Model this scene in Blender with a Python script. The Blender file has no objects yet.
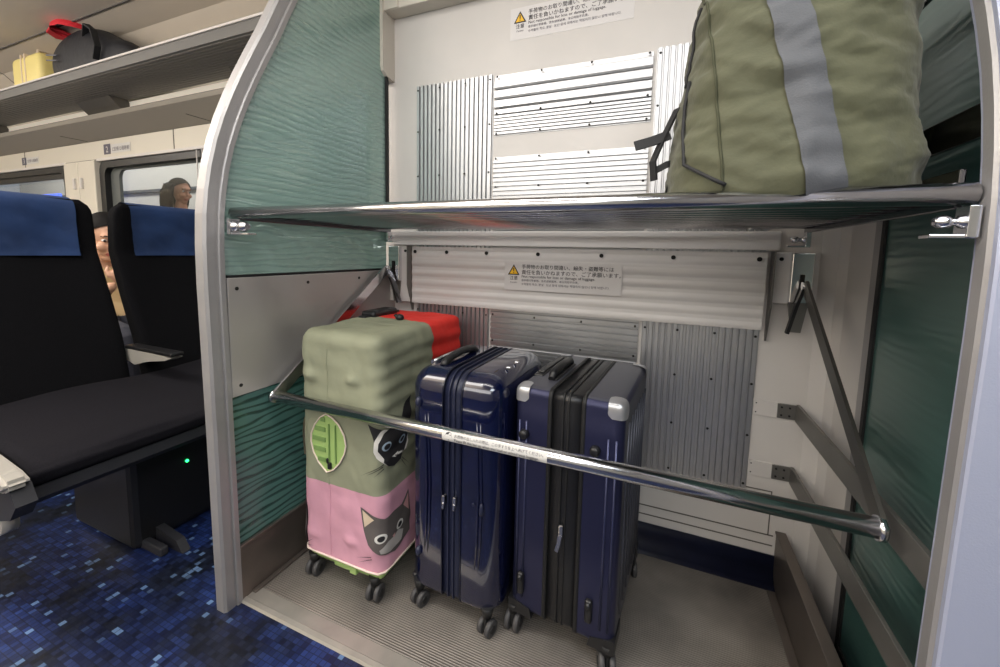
import bpy, bmesh, math, random
from mathutils import Vector, Matrix, noise
random.seed(7)
PI = math.pi
SC = bpy.context.scene
COL = SC.collection
V = Vector

# ------------------------------------------------------------------ materials
def lin(c):
    return tuple((x/12.92 if x <= .04045 else ((x+.055)/1.055)**2.4) for x in (v/255 for v in c)) + (1,)

def mat(name, rgb, rough=.5, metal=0., coat=0., spec=.5, bump=0., bscale=60., var=0., vscale=6., emit=0., aniso=None, sheen=0.):
    m = bpy.data.materials.new(name); m.use_nodes = True
    nt = m.node_tree; b = nt.nodes['Principled BSDF']
    c = lin(rgb)
    b.inputs['Base Color'].default_value = c
    b.inputs['Roughness'].default_value = rough
    b.inputs['Metallic'].default_value = metal
    b.inputs['Coat Weight'].default_value = coat
    b.inputs['Specular IOR Level'].default_value = spec
    b.inputs['Sheen Weight'].default_value = sheen
    if emit:
        b.inputs['Emission Color'].default_value = c
        b.inputs['Emission Strength'].default_value = emit
    if var or bump:
        tc = nt.nodes.new('ShaderNodeTexCoord')
    if var:
        n = nt.nodes.new('ShaderNodeTexNoise'); n.inputs['Scale'].default_value = vscale; n.inputs['Detail'].default_value = 5
        r = nt.nodes.new('ShaderNodeValToRGB')
        r.color_ramp.elements[0].position = .3; r.color_ramp.elements[1].position = .7
        r.color_ramp.elements[0].color = tuple(x*(1-var) for x in c[:3])+(1,)
        r.color_ramp.elements[1].color = tuple(min(1, x*(1+var*.6)) for x in c[:3])+(1,)
        nt.links.new(tc.outputs['Object'], n.inputs['Vector']); nt.links.new(n.outputs['Fac'], r.inputs['Fac'])
        nt.links.new(r.outputs['Color'], b.inputs['Base Color'])
    if bump:
        n = nt.nodes.new('ShaderNodeTexNoise'); n.inputs['Scale'].default_value = bscale; n.inputs['Detail'].default_value = 4
        if aniso:
            mp = nt.nodes.new('ShaderNodeMapping'); mp.inputs['Scale'].default_value = aniso
            nt.links.new(tc.outputs['Object'], mp.inputs['Vector']); nt.links.new(mp.outputs['Vector'], n.inputs['Vector'])
        else:
            nt.links.new(tc.outputs['Object'], n.inputs['Vector'])
        bp = nt.nodes.new('ShaderNodeBump'); bp.inputs['Strength'].default_value = bump; bp.inputs['Distance'].default_value = .01
        nt.links.new(n.outputs['Fac'], bp.inputs['Height']); nt.links.new(bp.outputs['Normal'], b.inputs['Normal'])
    return m

M = {}
def dm(k, *a, **kw): M[k] = mat(k, *a, **kw)
dm('cream_wall', (205, 201, 197), .42, var=.06, vscale=3)
dm('white_band', (214, 211, 209), .34, var=.05, vscale=4)
dm('alu', (184, 185, 187), .35, metal=.85, var=.08, vscale=5)
dm('steel', (196, 196, 198), .24, metal=1., bump=.05, bscale=30, aniso=(4, 60, 4))
dm('frame_alu', (164, 162, 162), .45, metal=.5, var=.06, vscale=12, bump=.05, bscale=200)
dm('frame_groove', (120, 118, 120), .5, metal=.5)
dm('frame_lav_sheen', (178, 184, 206), .45, metal=.35, bump=.08, bscale=400)  # lavender stands for daylight reflected in the steel, put into its colour
dm('chrome', (222, 222, 225), .17, metal=1.)
dm('dark_chrome', (120, 120, 124), .12, metal=1.)
dm('panel_steel', (182, 178, 175), .38, metal=.55, var=.05, vscale=3)
dm('kick_steel', (120, 112, 106), .4, metal=.75, var=.15, vscale=8)
dm('rail_steel', (128, 126, 122), .42, metal=.7, var=.1, vscale=10)
dm('threshold', (176, 172, 164), .4, metal=.6, var=.12, vscale=14)
dm('black_rubber', (20, 20, 21), .6)
dm('black_plastic', (24, 24, 26), .38, bump=.05, bscale=300)
dm('screw_dark', (40, 39, 38), .5, metal=.4)
dm('hole_dark', (12, 12, 12), .8)
dm('cove_blue', (19, 23, 42), .35, var=.25, vscale=20)
dm('beam_white', (206, 199, 188), .45)
dm('sign_white', (214, 211, 210), .4)
dm('sign_yellow', (236, 184, 28), .4)
dm('ink', (38, 36, 42), .6)
dm('ink_soft', (88, 84, 96), .6)
dm('sticker_white', (206, 204, 200), .9, spec=.1)
dm('ceiling', (196, 184, 168), .5, var=.03, vscale=2)
dm('seam', (92, 88, 82), .7)
dm('rack_grey', (136, 133, 128), .5, metal=.2)
dm('rack_lip_grey', (104, 102, 99), .5)
dm('rack_lip', (205, 200, 196), .4)
dm('duct_grey', (150, 144, 134), .55)
dm('cover_cream', (206, 200, 186), .45)
dm('window_frame', (92, 96, 94), .45)
dm('window_black', (18, 18, 20), .35)
dm('outside_wall', (198, 194, 186), .6)
dm('outside_dark', (66, 70, 76), .6)
dm('outside_glow', (80, 110, 235), .5, emit=1.6)
dm('seat_black', (12, 12, 15), .95, spec=.1, bump=.35, bscale=500, var=.35, vscale=260)
dm('seat_cushion', (25, 24, 29), .95, spec=.12, bump=.35, bscale=500, var=.3, vscale=260)
dm('seat_plastic', (40, 40, 45), .55)
dm('headrest_blue', (12, 42, 84), .85, bump=.5, bscale=14, var=.18, vscale=9)
dm('seat_silver', (176, 172, 164), .35, metal=.3)
dm('arm_steel', (104, 102, 98), .34, metal=.8)
dm('led', (40, 240, 110), .4, emit=6.)
dm('skin', (206, 160, 132), .5)
dm('skin_tan', (176, 124, 98), .5)
dm('lips', (168, 92, 84), .45)
dm('hair', (14, 12, 12), .7, spec=.2)
dm('eye_white', (228, 224, 220), .3)
dm('eye_dark', (22, 16, 14), .25)
dm('shirt_tan', (196, 170, 128), .8)
dm('shirt_dark', (60, 56, 62), .8)
dm('trousers', (52, 54, 66), .8)
dm('phone', (226, 226, 230), .25)
dm('bag_black', (26, 26, 31), .6, bump=.5, bscale=14)
dm('bag_grey_line', (120, 120, 126), .6)
dm('cloth_red', (214, 42, 54), .75, bump=.4, bscale=20)
dm('yellow_case', (226, 208, 132), .45)
dm('case_green', (156, 184, 112), .4)
dm('case_green_dark', (116, 146, 84), .45)
dm('cover_green', (138, 141, 118), .72, var=.12, vscale=10, bump=.35, bscale=12)
dm('cover_pink', (208, 154, 172), .72, var=.08, vscale=10, bump=.35, bscale=12)
dm('cover_red', (222, 44, 34), .68, var=.12, vscale=10, bump=.35, bscale=12)
dm('cat_black', (34, 33, 36), .75)
dm('cat_grey', (92, 86, 84), .75)
dm('cat_white', (222, 220, 214), .7)
dm('cat_beige', (206, 188, 164), .7)
dm('cat_eye', (170, 190, 206), .6)
dm('cat_pale', (170, 166, 162), .7)
dm('cat_pink', (200, 150, 150), .7)
dm('piping', (226, 208, 196), .6)
dm('navy_gloss', (9, 15, 46), .13, coat=.7, spec=.6)
dm('navy_groove', (8, 12, 32), .3, coat=.3)
dm('navy_zip', (34, 38, 60), .4)
dm('navy_brushed', (42, 44, 72), .36, metal=.5, var=.08, vscale=5, bump=.04, bscale=60, aniso=(60, 60, 3))
dm('navy_stripe', (64, 68, 98), .3, metal=.5)
dm('grey_brushed', (80, 81, 90), .4, metal=.4, var=.06, vscale=5)
dm('silver_guard', (178, 179, 182), .3, metal=.7)
dm('silver', (205, 205, 208), .2, metal=1.)
dm('wheel_grey', (64, 63, 64), .55)
dm('wheel_black', (28, 28, 29), .5)
dm('olive', (80, 81, 58), .78, var=.14, vscale=5, bump=.28, bscale=34, sheen=.15)
dm('olive_seam', (62, 64, 44), .85)
dm('strap_grey', (88, 90, 94), .75, bump=.15, bscale=400)
dm('strap_black', (26, 26, 28), .7)
dm('wall_mid', (128, 124, 120), .6)
dm('glow_white', (236, 228, 214), .5, emit=.25)  # white wall with its brightness added as a faint glow, no lamp

def carpet_material():
    m = bpy.data.materials.new('carpet_mosaic'); m.use_nodes = True
    nt = m.node_tree; N = nt.nodes; L = nt.links; b = N['Principled BSDF']
    tc = N.new('ShaderNodeTexCoord')
    sc = N.new('ShaderNodeVectorMath'); sc.operation = 'SCALE'; sc.inputs['Scale'].default_value = 1/.0150
    L.new(tc.outputs['Object'], sc.inputs[0])
    fl = N.new('ShaderNodeVectorMath'); fl.operation = 'FLOOR'; L.new(sc.outputs[0], fl.inputs[0])
    fr = N.new('ShaderNodeVectorMath'); fr.operation = 'FRACTION'; L.new(sc.outputs[0], fr.inputs[0])
    wn = N.new('ShaderNodeTexWhiteNoise'); wn.noise_dimensions = '2D'; L.new(fl.outputs[0], wn.inputs['Vector'])
    # patches of lighter and darker tiles
    big = N.new('ShaderNodeTexNoise'); big.inputs['Scale'].default_value = .085; big.inputs['Detail'].default_value = 3
    L.new(fl.outputs[0], big.inputs['Vector'])
    mr = N.new('ShaderNodeMapRange'); mr.inputs[1].default_value = .42; mr.inputs[2].default_value = .6
    L.new(big.outputs['Fac'], mr.inputs[0])
    rd = N.new('ShaderNodeValToRGB'); rd.color_ramp.interpolation = 'LINEAR'
    e = rd.color_ramp.elements; e[0].color = lin((6, 9, 20)); e[1].color = lin((26, 32, 50)); e[1].position = .955
    n2 = e.new(.985); n2.color = lin((84, 108, 142))
    rb = N.new('ShaderNodeValToRGB'); e = rb.color_ramp.elements
    e[0].color = lin((14, 24, 62)); e[1].position = .965; e[1].color = lin((36, 56, 112))
    n3 = e.new(.985); n3.color = lin((92, 120, 164))
    L.new(wn.outputs['Value'], rd.inputs[0]); L.new(wn.outputs['Value'], rb.inputs[0])
    mx = N.new('ShaderNodeMix'); mx.data_type = 'RGBA'
    L.new(mr.outputs[0], mx.inputs[0]); L.new(rd.outputs[0], mx.inputs[6]); L.new(rb.outputs[0], mx.inputs[7])
    # dark gap between tiles
    sp = N.new('ShaderNodeSeparateXYZ'); L.new(fr.outputs[0], sp.inputs[0])
    def edge(o):
        a = N.new('ShaderNodeMath'); a.operation = 'SUBTRACT'; L.new(o, a.inputs[0]); a.inputs[1].default_value = .5
        c = N.new('ShaderNodeMath'); c.operation = 'ABSOLUTE'; L.new(a.outputs[0], c.inputs[0])
        d = N.new('ShaderNodeMath'); d.operation = 'GREATER_THAN'; L.new(c.outputs[0], d.inputs[0]); d.inputs[1].default_value = .43
        return d.outputs[0]
    mxm = N.new('ShaderNodeMath'); mxm.operation = 'MAXIMUM'; L.new(edge(sp.outputs[0]), mxm.inputs[0]); L.new(edge(sp.outputs[1]), mxm.inputs[1])
    mg = N.new('ShaderNodeMix'); mg.data_type = 'RGBA'; mg.inputs[7].default_value = lin((10, 15, 34))
    mul = N.new('ShaderNodeMath'); mul.operation = 'MULTIPLY'; mul.inputs[1].default_value = .7
    L.new(mxm.outputs[0], mul.inputs[0]); L.new(mul.outputs[0], mg.inputs[0]); L.new(mx.outputs[2], mg.inputs[6])
    L.new(mg.outputs[2], b.inputs['Base Color'])
    b.inputs['Roughness'].default_value = .42; b.inputs['Specular IOR Level'].default_value = .4
    return m
M['carpet'] = carpet_material()

def ribbed_rubber():
    m = bpy.data.materials.new('ribbed_rubber'); m.use_nodes = True
    nt = m.node_tree; N = nt.nodes; L = nt.links; b = N['Principled BSDF']
    tc = N.new('ShaderNodeTexCoord')
    sp = N.new('ShaderNodeSeparateXYZ'); L.new(tc.outputs['Object'], sp.inputs[0])
    mu = N.new('ShaderNodeMath'); mu.operation = 'MULTIPLY'; mu.inputs[1].default_value = 2*PI/.0062; L.new(sp.outputs[1], mu.inputs[0])
    si = N.new('ShaderNodeMath'); si.operation = 'SINE'; L.new(mu.outputs[0], si.inputs[0])
    n = N.new('ShaderNodeTexNoise'); n.inputs['Scale'].default_value = 5; n.inputs['Detail'].default_value = 6; L.new(tc.outputs['Object'], n.inputs['Vector'])
    r = N.new('ShaderNodeValToRGB'); e = r.color_ramp.elements
    e[0].position = .3; e[0].color = lin((104, 99, 94)); e[1].position = .72; e[1].color = lin((152, 145, 137))
    L.new(n.outputs['Fac'], r.inputs[0])
    mr = N.new('ShaderNodeMapRange'); mr.inputs[1].default_value = -1; mr.inputs[2].default_value = 1; mr.inputs[3].default_value = .72; mr.inputs[4].default_value = 1.0
    L.new(si.outputs[0], mr.inputs[0])
    mx = N.new('ShaderNodeMix'); mx.data_type = 'RGBA'; mx.blend_type = 'MULTIPLY'; mx.inputs[0].default_value = 1
    L.new(r.outputs[0], mx.inputs[6]); L.new(mr.outputs[0], mx.inputs[7]); L.new(mx.outputs[2], b.inputs['Base Color'])
    bp = N.new('ShaderNodeBump'); bp.inputs['Strength'].default_value = .5; bp.inputs['Distance'].default_value = .0012
    L.new(si.outputs[0], bp.inputs['Height']); L.new(bp.outputs['Normal'], b.inputs['Normal'])
    b.inputs['Roughness'].default_value = .38; b.inputs['Metallic'].default_value = .25
    return m
M['ribbed_rubber'] = ribbed_rubber()

def facing_fac(nt, lo, hi):
    N = nt.nodes; L = nt.links
    lw = N.new('ShaderNodeLayerWeight'); lw.inputs[0].default_value = .5
    p = N.new('ShaderNodeMath'); p.operation = 'POWER'; p.inputs[1].default_value = 3.5; L.new(lw.outputs['Facing'], p.inputs[0])
    m = N.new('ShaderNodeMapRange'); m.inputs[3].default_value = lo; m.inputs[4].default_value = hi; L.new(p.outputs[0], m.inputs[0])
    return m.outputs[0]

def frosted_glass(name, frost, clear, lo, hi, rough=.12, pitch=.019, refl=.38, lo_r=.05):
    """glass with a film of wavy frosted bands; clear lines run between the bands"""
    m = bpy.data.materials.new(name); m.use_nodes = True
    nt = m.node_tree; N = nt.nodes; L = nt.links
    out = N['Material Output']; N.remove(N['Principled BSDF'])
    tc = N.new('ShaderNodeTexCoord')
    mp = N.new('ShaderNodeMapping'); mp.inputs['Scale'].default_value = (1, 4.2, 17); L.new(tc.outputs['Object'], mp.inputs['Vector'])
    n0 = N.new('ShaderNodeTexNoise'); n0.inputs['Scale'].default_value = 1.0; n0.inputs['Detail'].default_value = 2; L.new(mp.outputs[0], n0.inputs['Vector'])
    sp = N.new('ShaderNodeSeparateXYZ'); L.new(tc.outputs['Object'], sp.inputs[0])
    z = N.new('ShaderNodeMath'); z.operation = 'MULTIPLY_ADD'; z.inputs[1].default_value = 2*PI/pitch
    L.new(sp.outputs[2], z.inputs[0])
    mm = N.new('ShaderNodeMath'); mm.operation = 'MULTIPLY'; mm.inputs[1].default_value = 15.; L.new(n0.outputs['Fac'], mm.inputs[0]); L.new(mm.outputs[0], z.inputs[2])
    s = N.new('ShaderNodeMath'); s.operation = 'SINE'; L.new(z.outputs[0], s.inputs[0])
    mr = N.new('ShaderNodeMapRange'); mr.inputs[1].default_value = -.95; mr.inputs[2].default_value = .1; mr.inputs[3].default_value = lo; mr.inputs[4].default_value = hi
    mr.interpolation_type = 'SMOOTHSTEP'
    L.new(s.outputs[0], mr.inputs[0])
    tr = N.new('ShaderNodeBsdfTransparent'); tr.inputs[0].default_value = lin(clear)
    df = N.new('ShaderNodeBsdfDiffuse'); df.inputs[0].default_value = lin(frost)
    tl = N.new('ShaderNodeBsdfTranslucent'); tl.inputs[0].default_value = lin(frost)
    mf = N.new('ShaderNodeMixShader'); mf.inputs[0].default_value = .4; L.new(df.outputs[0], mf.inputs[1]); L.new(tl.outputs[0], mf.inputs[2])
    m1 = N.new('ShaderNodeMixShader'); L.new(mr.outputs[0], m1.inputs[0]); L.new(tr.outputs[0], m1.inputs[1]); L.new(mf.outputs[0], m1.inputs[2])
    gl = N.new('ShaderNodeBsdfGlossy'); gl.inputs['Roughness'].default_value = rough; gl.inputs[0].default_value = (.8, .9, .88, 1)
    bp = N.new('ShaderNodeBump'); bp.inputs['Strength'].default_value = .25; bp.inputs['Distance'].default_value = .001
    L.new(s.outputs[0], bp.inputs['Height']); L.new(bp.outputs[0], gl.inputs['Normal'])
    m2 = N.new('ShaderNodeMixShader'); L.new(facing_fac(nt, lo_r, refl), m2.inputs[0]); L.new(m1.outputs[0], m2.inputs[1]); L.new(gl.outputs[0], m2.inputs[2])
    L.new(m2.outputs[0], out.inputs[0])
    return m
M['glass_left'] = frosted_glass('glass_left', (166, 192, 186), (176, 204, 198), .62, .84, .07, .019, .6, .15)
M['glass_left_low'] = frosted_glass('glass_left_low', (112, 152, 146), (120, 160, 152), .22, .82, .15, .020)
M['glass_right'] = frosted_glass('glass_right', (72, 110, 104), (90, 124, 118), .93, .98, .28, .02, 1.)

def clear_glass():
    m = bpy.data.materials.new('window_glass'); m.use_nodes = True
    nt = m.node_tree; N = nt.nodes; L = nt.links
    out = N['Material Output']; N.remove(N['Principled BSDF'])
    tr = N.new('ShaderNodeBsdfTransparent'); tr.inputs[0].default_value = (.86, .88, .88, 1)
    gl = N.new('ShaderNodeBsdfGlossy'); gl.inputs['Roughness'].default_value = .02
    m2 = N.new('ShaderNodeMixShader'); L.new(facing_fac(nt, .03, .35), m2.inputs[0]); L.new(tr.outputs[0], m2.inputs[1]); L.new(gl.outputs[0], m2.inputs[2])
    L.new(m2.outputs[0], out.inputs[0])
    return m
M['window_glass'] = clear_glass()

# ------------------------------------------------------------------ mesh helpers
def NB(): return bmesh.new()

def merge(dst, src):
    me = bpy.data.meshes.new('tmp'); src.to_mesh(me); src.free(); dst.from_mesh(me); bpy.data.meshes.remove(me)

def box(bm, x0, x1, y0, y1, z0, z1, bev=0., seg=2, rot=None, mi=0):
    t = bmesh.new()
    bmesh.ops.create_cube(t, size=1)
    for v in t.verts:
        v.co = V(((x0+x1)/2+v.co.x*(x1-x0), (y0+y1)/2+v.co.y*(y1-y0), (z0+z1)/2+v.co.z*(z1-z0)))
    if bev:
        bmesh.ops.bevel(t, geom=t.edges[:], offset=bev, segments=seg, profile=.5, affect='EDGES')
    if rot:   # (axis, angle) about the box's centre
        c = V(((x0+x1)/2, (y0+y1)/2, (z0+z1)/2))
        bmesh.ops.rotate(t, verts=t.verts, cent=c, matrix=Matrix.Rotation(rot[1], 3, rot[0]))
    for f in t.faces: f.material_index = mi
    merge(bm, t)

def frame_of(d):
    d = d.normalized(); a = V((0, 0, 1)) if abs(d.z) < .9 else V((1, 0, 0))
    u = d.cross(a).normalized(); return u, d.cross(u).normalized()

def tube(bm, pts, r, seg=12, caps=True, mi=0):
    pts = [V(p) for p in pts]; rings = []
    rr = r if isinstance(r, (list, tuple)) else [r]*len(pts)
    u, w = frame_of(pts[1]-pts[0])
    for i, p in enumerate(pts):
        if i == 0: d = pts[1]-pts[0]
        elif i == len(pts)-1: d = pts[-1]-pts[-2]
        else: d = (pts[i+1]-pts[i]).normalized()+(pts[i]-pts[i-1]).normalized()
        d.normalize(); u = (u-d*u.dot(d)).normalized(); w = d.cross(u)
        rings.append([bm.verts.new(p+(u*math.cos(a)+w*math.sin(a))*rr[i]) for a in (2*PI*k/seg for k in range(seg))])
    for a, b in zip(rings, rings[1:]):
        for k in range(seg):
            f = bm.faces.new((a[k], a[(k+1) % seg], b[(k+1) % seg], b[k])); f.smooth = True; f.material_index = mi
    if caps:
        for q in (rings[0][::-1], rings[-1]):
            f = bm.faces.new(q); f.material_index = mi

def strap(bm, pts, w, t, wdir):
    """flat band of width w along wdir and thickness t through pts"""
    pts = [V(p) for p in pts]; rings = []; wdir = V(wdir).normalized()
    for i, p in enumerate(pts):
        d = (pts[min(i+1, len(pts)-1)]-pts[max(i-1, 0)]).normalized()
        n = d.cross(wdir).normalized(); ww = n.cross(d).normalized()
        rings.append([bm.verts.new(p+ww*a*w/2+n*b*t/2) for a, b in ((-1, -1), (1, -1), (1, 1), (-1, 1))])
    for a, b in zip(rings, rings[1:]):
        for k in range(4): bm.faces.new((a[k], a[(k+1) % 4], b[(k+1) % 4], b[k]))
    bm.faces.new(rings[0][::-1]); bm.faces.new(rings[-1])

def prism(bm, poly, axis, a0, a1, mi=0):
    """polygon in the plane across `axis` pushed from a0 to a1; poly is (y,z), (x,z) or (x,y)"""
    def P(p, a):
        return V((a, p[0], p[1])) if axis == 'x' else V((p[0], a, p[1])) if axis == 'y' else V((p[0], p[1], a))
    A = [bm.verts.new(P(p, a0)) for p in poly]; B = [bm.verts.new(P(p, a1)) for p in poly]
    n = len(poly); fs = [bm.faces.new(A[::-1]), bm.faces.new(B)]
    for k in range(n): fs.append(bm.faces.new((A[k], A[(k+1) % n], B[(k+1) % n], B[k])))
    for f in fs: f.material_index = mi
    return fs

def disc(bm, c, n, r, h, seg=12, dome=False):
    c = V(c); n = V(n).normalized()
    if dome: tube(bm, [c, c+n*h*.6, c+n*h], [r, r*.8, r*.3], seg)
    else: tube(bm, [c, c+n*h], r, seg)

def ball(bm, c, r, s=(1, 1, 1), sub=3, rot=None):
    t = bmesh.new(); bmesh.ops.create_icosphere(t, subdivisions=sub, radius=1)
    for v in t.verts:
        p = V((v.co.x*s[0]*r, v.co.y*s[1]*r, v.co.z*s[2]*r))
        v.co = (rot @ p if rot else p)+V(c)
    for f in t.faces: f.smooth = True
    merge(bm, t)

def grid(bm, nu, nv, fn, mi=0, smooth=True, closeu=False):
    vs = [[bm.verts.new(fn(i/(nu-(0 if closeu else 1)), j/(nv-1))) for i in range(nu)] for j in range(nv)]
    for j in range(nv-1):
        for i in range(nu if closeu else nu-1):
            f = bm.faces.new((vs[j][i], vs[j][(i+1) % nu], vs[j+1][(i+1) % nu], vs[j+1][i])); f.smooth = smooth; f.material_index = mi
    return vs

def hull_rbox(x0, x1, y0, y1, z0, z1, r, seg=6):
    b = NB(); box(b, x0, x1, y0, y1, z0, z1, r, seg)
    for f in b.faces: f.smooth = True
    return b

def cut(bm, co, no):
    """keep the side the normal points away from"""
    bmesh.ops.bisect_plane(bm, geom=bm.verts[:]+bm.edges[:]+bm.faces[:], plane_co=co, plane_no=no, clear_outer=True)

# ------------------------------------------------------------------ object helpers
def thing(name, label, cat, loc=(0, 0, 0), rz=0., group=None, kind=None):
    o = bpy.data.objects.new(name, None); COL.objects.link(o); o.empty_display_size = .05
    o.location = loc; o.rotation_euler = (0, 0, rz)
    if label: o['label'] = label
    if cat: o['category'] = cat
    if group: o['group'] = group
    if kind: o['kind'] = kind
    return o

def root_loc(o):
    while o.parent: o = o.parent
    return V(o.location)

def obj(name, bm, mats, parent=None, local=False, label=None, smooth=None, angle=None):
    """link bm as one mesh; verts are world coordinates unless local"""
    me = bpy.data.meshes.new(name)
    bmesh.ops.recalc_face_normals(bm, faces=bm.faces[:])
    if parent is not None and not local:
        L = root_loc(parent)
        for v in bm.verts: v.co -= L
    bm.to_mesh(me); bm.free()
    for m in (mats if isinstance(mats, (list, tuple)) else [mats]): me.materials.append(M[m] if isinstance(m, str) else m)
    o = bpy.data.objects.new(name, me); COL.objects.link(o)
    if parent is not None: o.parent = parent
    if label: o['label'] = label
    if smooth: 
        for p in me.polygons: p.use_smooth = True
    return o

def tag(o, label, cat, group=None):
    o['label'] = label; o['category'] = cat
    if group: o['group'] = group
    return o

def struct(name, bm, mats, parent=None):
    o = obj(name, bm, mats, parent)
    if parent is None: o['kind'] = 'structure'
    return o

def children(o): return [c for c in bpy.data.objects if c.parent == o]
def copy_tree(o, parent=None):
    c = o.copy(); COL.objects.link(c)
    if parent: c.parent = parent
    for ch in children(o): copy_tree(ch, c)
    return c

def text_bm(body, size, fn, align='LEFT', bold=0.):
    """text meshed and placed by fn(x, y) -> world point"""
    cu = bpy.data.curves.new('txt', 'FONT'); cu.body = body; cu.size = size; cu.align_x = align; cu.resolution_u = 2; cu.offset = bold
    o = bpy.data.objects.new('txt', cu); COL.objects.link(o)
    dg = bpy.context.evaluated_depsgraph_get()
    me = bpy.data.meshes.new_from_object(o.evaluated_get(dg))
    bm = NB(); bm.from_mesh(me)
    for v in bm.verts: v.co = fn(v.co.x, v.co.y)
    bpy.data.objects.remove(o); bpy.data.curves.remove(cu); bpy.data.meshes.remove(me)
    return bm

def text_w(body, width, fn, hmax):
    """as text_bm, scaled to the given width"""
    t = text_bm(body, 1., lambda x, y: V((x, y, 0)), bold=.006)
    w = max(v.co.x for v in t.verts) or 1
    s = width/w; sy = s*(hmax or 1)
    for v in t.verts: v.co = fn(v.co.x*s, v.co.y*sy)
    return t

# ================================================================== SETTING
XL, XR = -1.052, .36          # inner faces of the luggage bay
YF, YB = .69, 1.385           # front threshold and back wall
YW = 1.65                     # the car's window wall

b = NB(); box(b, -7.5, 2.2, -1.9, YW+.02, -.06, 0.0)
# opening for the bay floor is covered by the slightly higher rubber mat
struct('floor', b, 'carpet')
b = NB(); box(b, XL, XR+.03, YF+.03, YB+.03, .0005, .004)
struct('floor', b, 'ribbed_rubber')
b = NB()
prism(b, [(YF-.004, .0005), (YF, .006), (YF+.012, .0075), (YF+.014, .0055), (YF+.05, .0055), (YF+.054, .0035), (YF+.054, .0005)], 'x', XL, XR)
struct('trim_1', b, 'threshold')
# bay back wall
b = NB(); box(b, XL-.06, .46, YB, YB+.05, 0, 2.3)
struct('wall_back', b, 'cream_wall')
# moulded access panel lines low on the back wall
b = NB()
for z in (.150, .118):
    box(b, XL, .35, YB-.0015, YB+.002, z, z+.0035)
box(b, .335, .338, YB-.0015, YB+.002, .15, .29)
box(b, .24, .338, YB-.0015, YB+.002, .29, .293)
struct('trim_2', b, 'seam')
# cove skirting
b = NB()
prism(b, [(YB, 0), (YB, .09), (YB-.006, .092), (YB-.008, .05), (YB-.014, .026), (YB-.03, .012), (YB-.045, .006), (YB-.045, .004)], 'x', XL, .357)
cv = struct('baseboard_back', b, 'cove_blue')
for p in cv.data.polygons: p.use_smooth = len(p.vertices) == 4
# kick plates
b = NB()
box(b, XL-.02, XL, YF, YB, .0, .160, .002)
box(b, XL-.02, XL+.003, YF, YB, .158, .168, .002)
box(b, XL, XL+.014, YF+.03, YB, .004, .012, .002)
struct('baseboard_left', b, 'kick_steel')
b = NB()
box(b, .357, .366, YF+.02, YB, .0, .165, .002)
box(b, .354, .382, YF+.02, YB, .163, .171, .002)
box(b, .382, .392, YF+.02, YB, .13, .150, .002)
box(b, .334, .357, YF+.05, YB-.05, .004, .010, .002)
struct('baseboard_right', b, 'kick_steel')
# head beam and corner post at the top of the bay
b = NB(); box(b, -1.02, .6, 1.322, YB, 1.90, 1.99, .004)
struct('trim_3', b, 'beam_white')
b = NB()
prism(b, [(1.312, 2.3), (1.312, 1.70), (1.318, 1.685), (1.335, 1.672), (YB, 1.665), (YB, 2.3)], 'x', -1.105, -1.045)
box(b, -1.12, -.98, 1.318, 1.5, 1.902, 2.3)
struct('trim_4', b, 'beam_white')
# right return wall between back wall and right glass
b = NB()
prism(b, [(.40, YB), (.434, YB-.02), (.447, YB-.05), (.452, 1.20), (.50, 1.20), (.50, YB)], 'z', 0, 2.3)
struct('wall_right', b, 'cream_wall')
b = NB(); box(b, .446, .455, 1.168, 1.205, 0, 2.3, .002); struct('trim_5', b, 'frame_alu')
# window wall of the saloon: lower wall, cover strip, duct panel, pillars, ceiling
b = NB()
box(b, -7.5, -1.12, YW, YW+.05, 0, .86)
box(b, -7.5, -1.12, YW, YW+.05, 1.60, 2.35)
struct('wall_window', b, 'cover_cream')
b = NB()
box(b, -7.5, -1.1, YW-.012, YW+.002, 1.605, 1.735, .003)
struct('trim_6', b, 'cover_cream')
b = NB()
for x in (-4.95, -2.95): box(b, x-.004, x+.004, YW-.0135, YW-.01, 1.606, 1.734)
box(b, -7.5, -1.1, YW-.016, YW-.006, 1.598, 1.606)
struct('trim_7', b, 'seam')
b = NB()
prism(b, [(YW, 1.735), (YW-.02, 1.735), (1.50, 1.815), (1.49, 1.835), (1.50, 1.845), (YW, 1.845)], 'x', -7.5, -1.1)
struct('trim_8', b, 'duct_grey')
b = NB()
for x in (-6.1, -3.95, -2.55): box(b, x-.002, x+.002, 1.485, YW-.01, 1.735, 1.738, 0, rot=None)
struct('trim_9', b, 'seam')
b = NB()
box(b, -7.5, 2.2, -1.9, 1.34, 2.30, 2.36)
prism(b, [(1.34, 2.30), (1.5, 2.27), (1.6, 2.18), (YW, 2.05), (YW, 2.36), (1.34, 2.36)], 'x', -7.5, -1.1)
struct('ceiling', b, 'ceiling')
b = NB()
box(b, -7.5, -1.1, 1.337, 1.343, 2.294, 2.30)
struct('trim_10', b, 'seam')
b = NB()
for x in (-4.75,): prism(b, [(1.343, 2.298), (1.5, 2.268), (1.6, 2.178), (1.6, 2.176), (1.5, 2.266), (1.343, 2.296)], 'x', x-.003, x+.003)
struct('trim_11', b, 'seam')
# far surroundings: other side of the car and vestibule
b = NB(); box(b, -7.5, 2.2, -1.95, -1.9, 0, 2.3); struct('wall_aisle', b, 'cover_cream')
b = NB(); box(b, 2.2, 2.25, -1.95, 2.0, 0, 2.3); struct('wall_end', b, 'wall_mid')
b = NB(); box(b, .46, 2.2, YB, YB+.05, 0, 2.3); struct('wall_vestibule', b, 'wall_mid')

b = NB(); box(b, -7.55, -7.5, -1.95, YW+.05, 0, 2.36); struct('wall_far', b, 'cover_cream')

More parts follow.
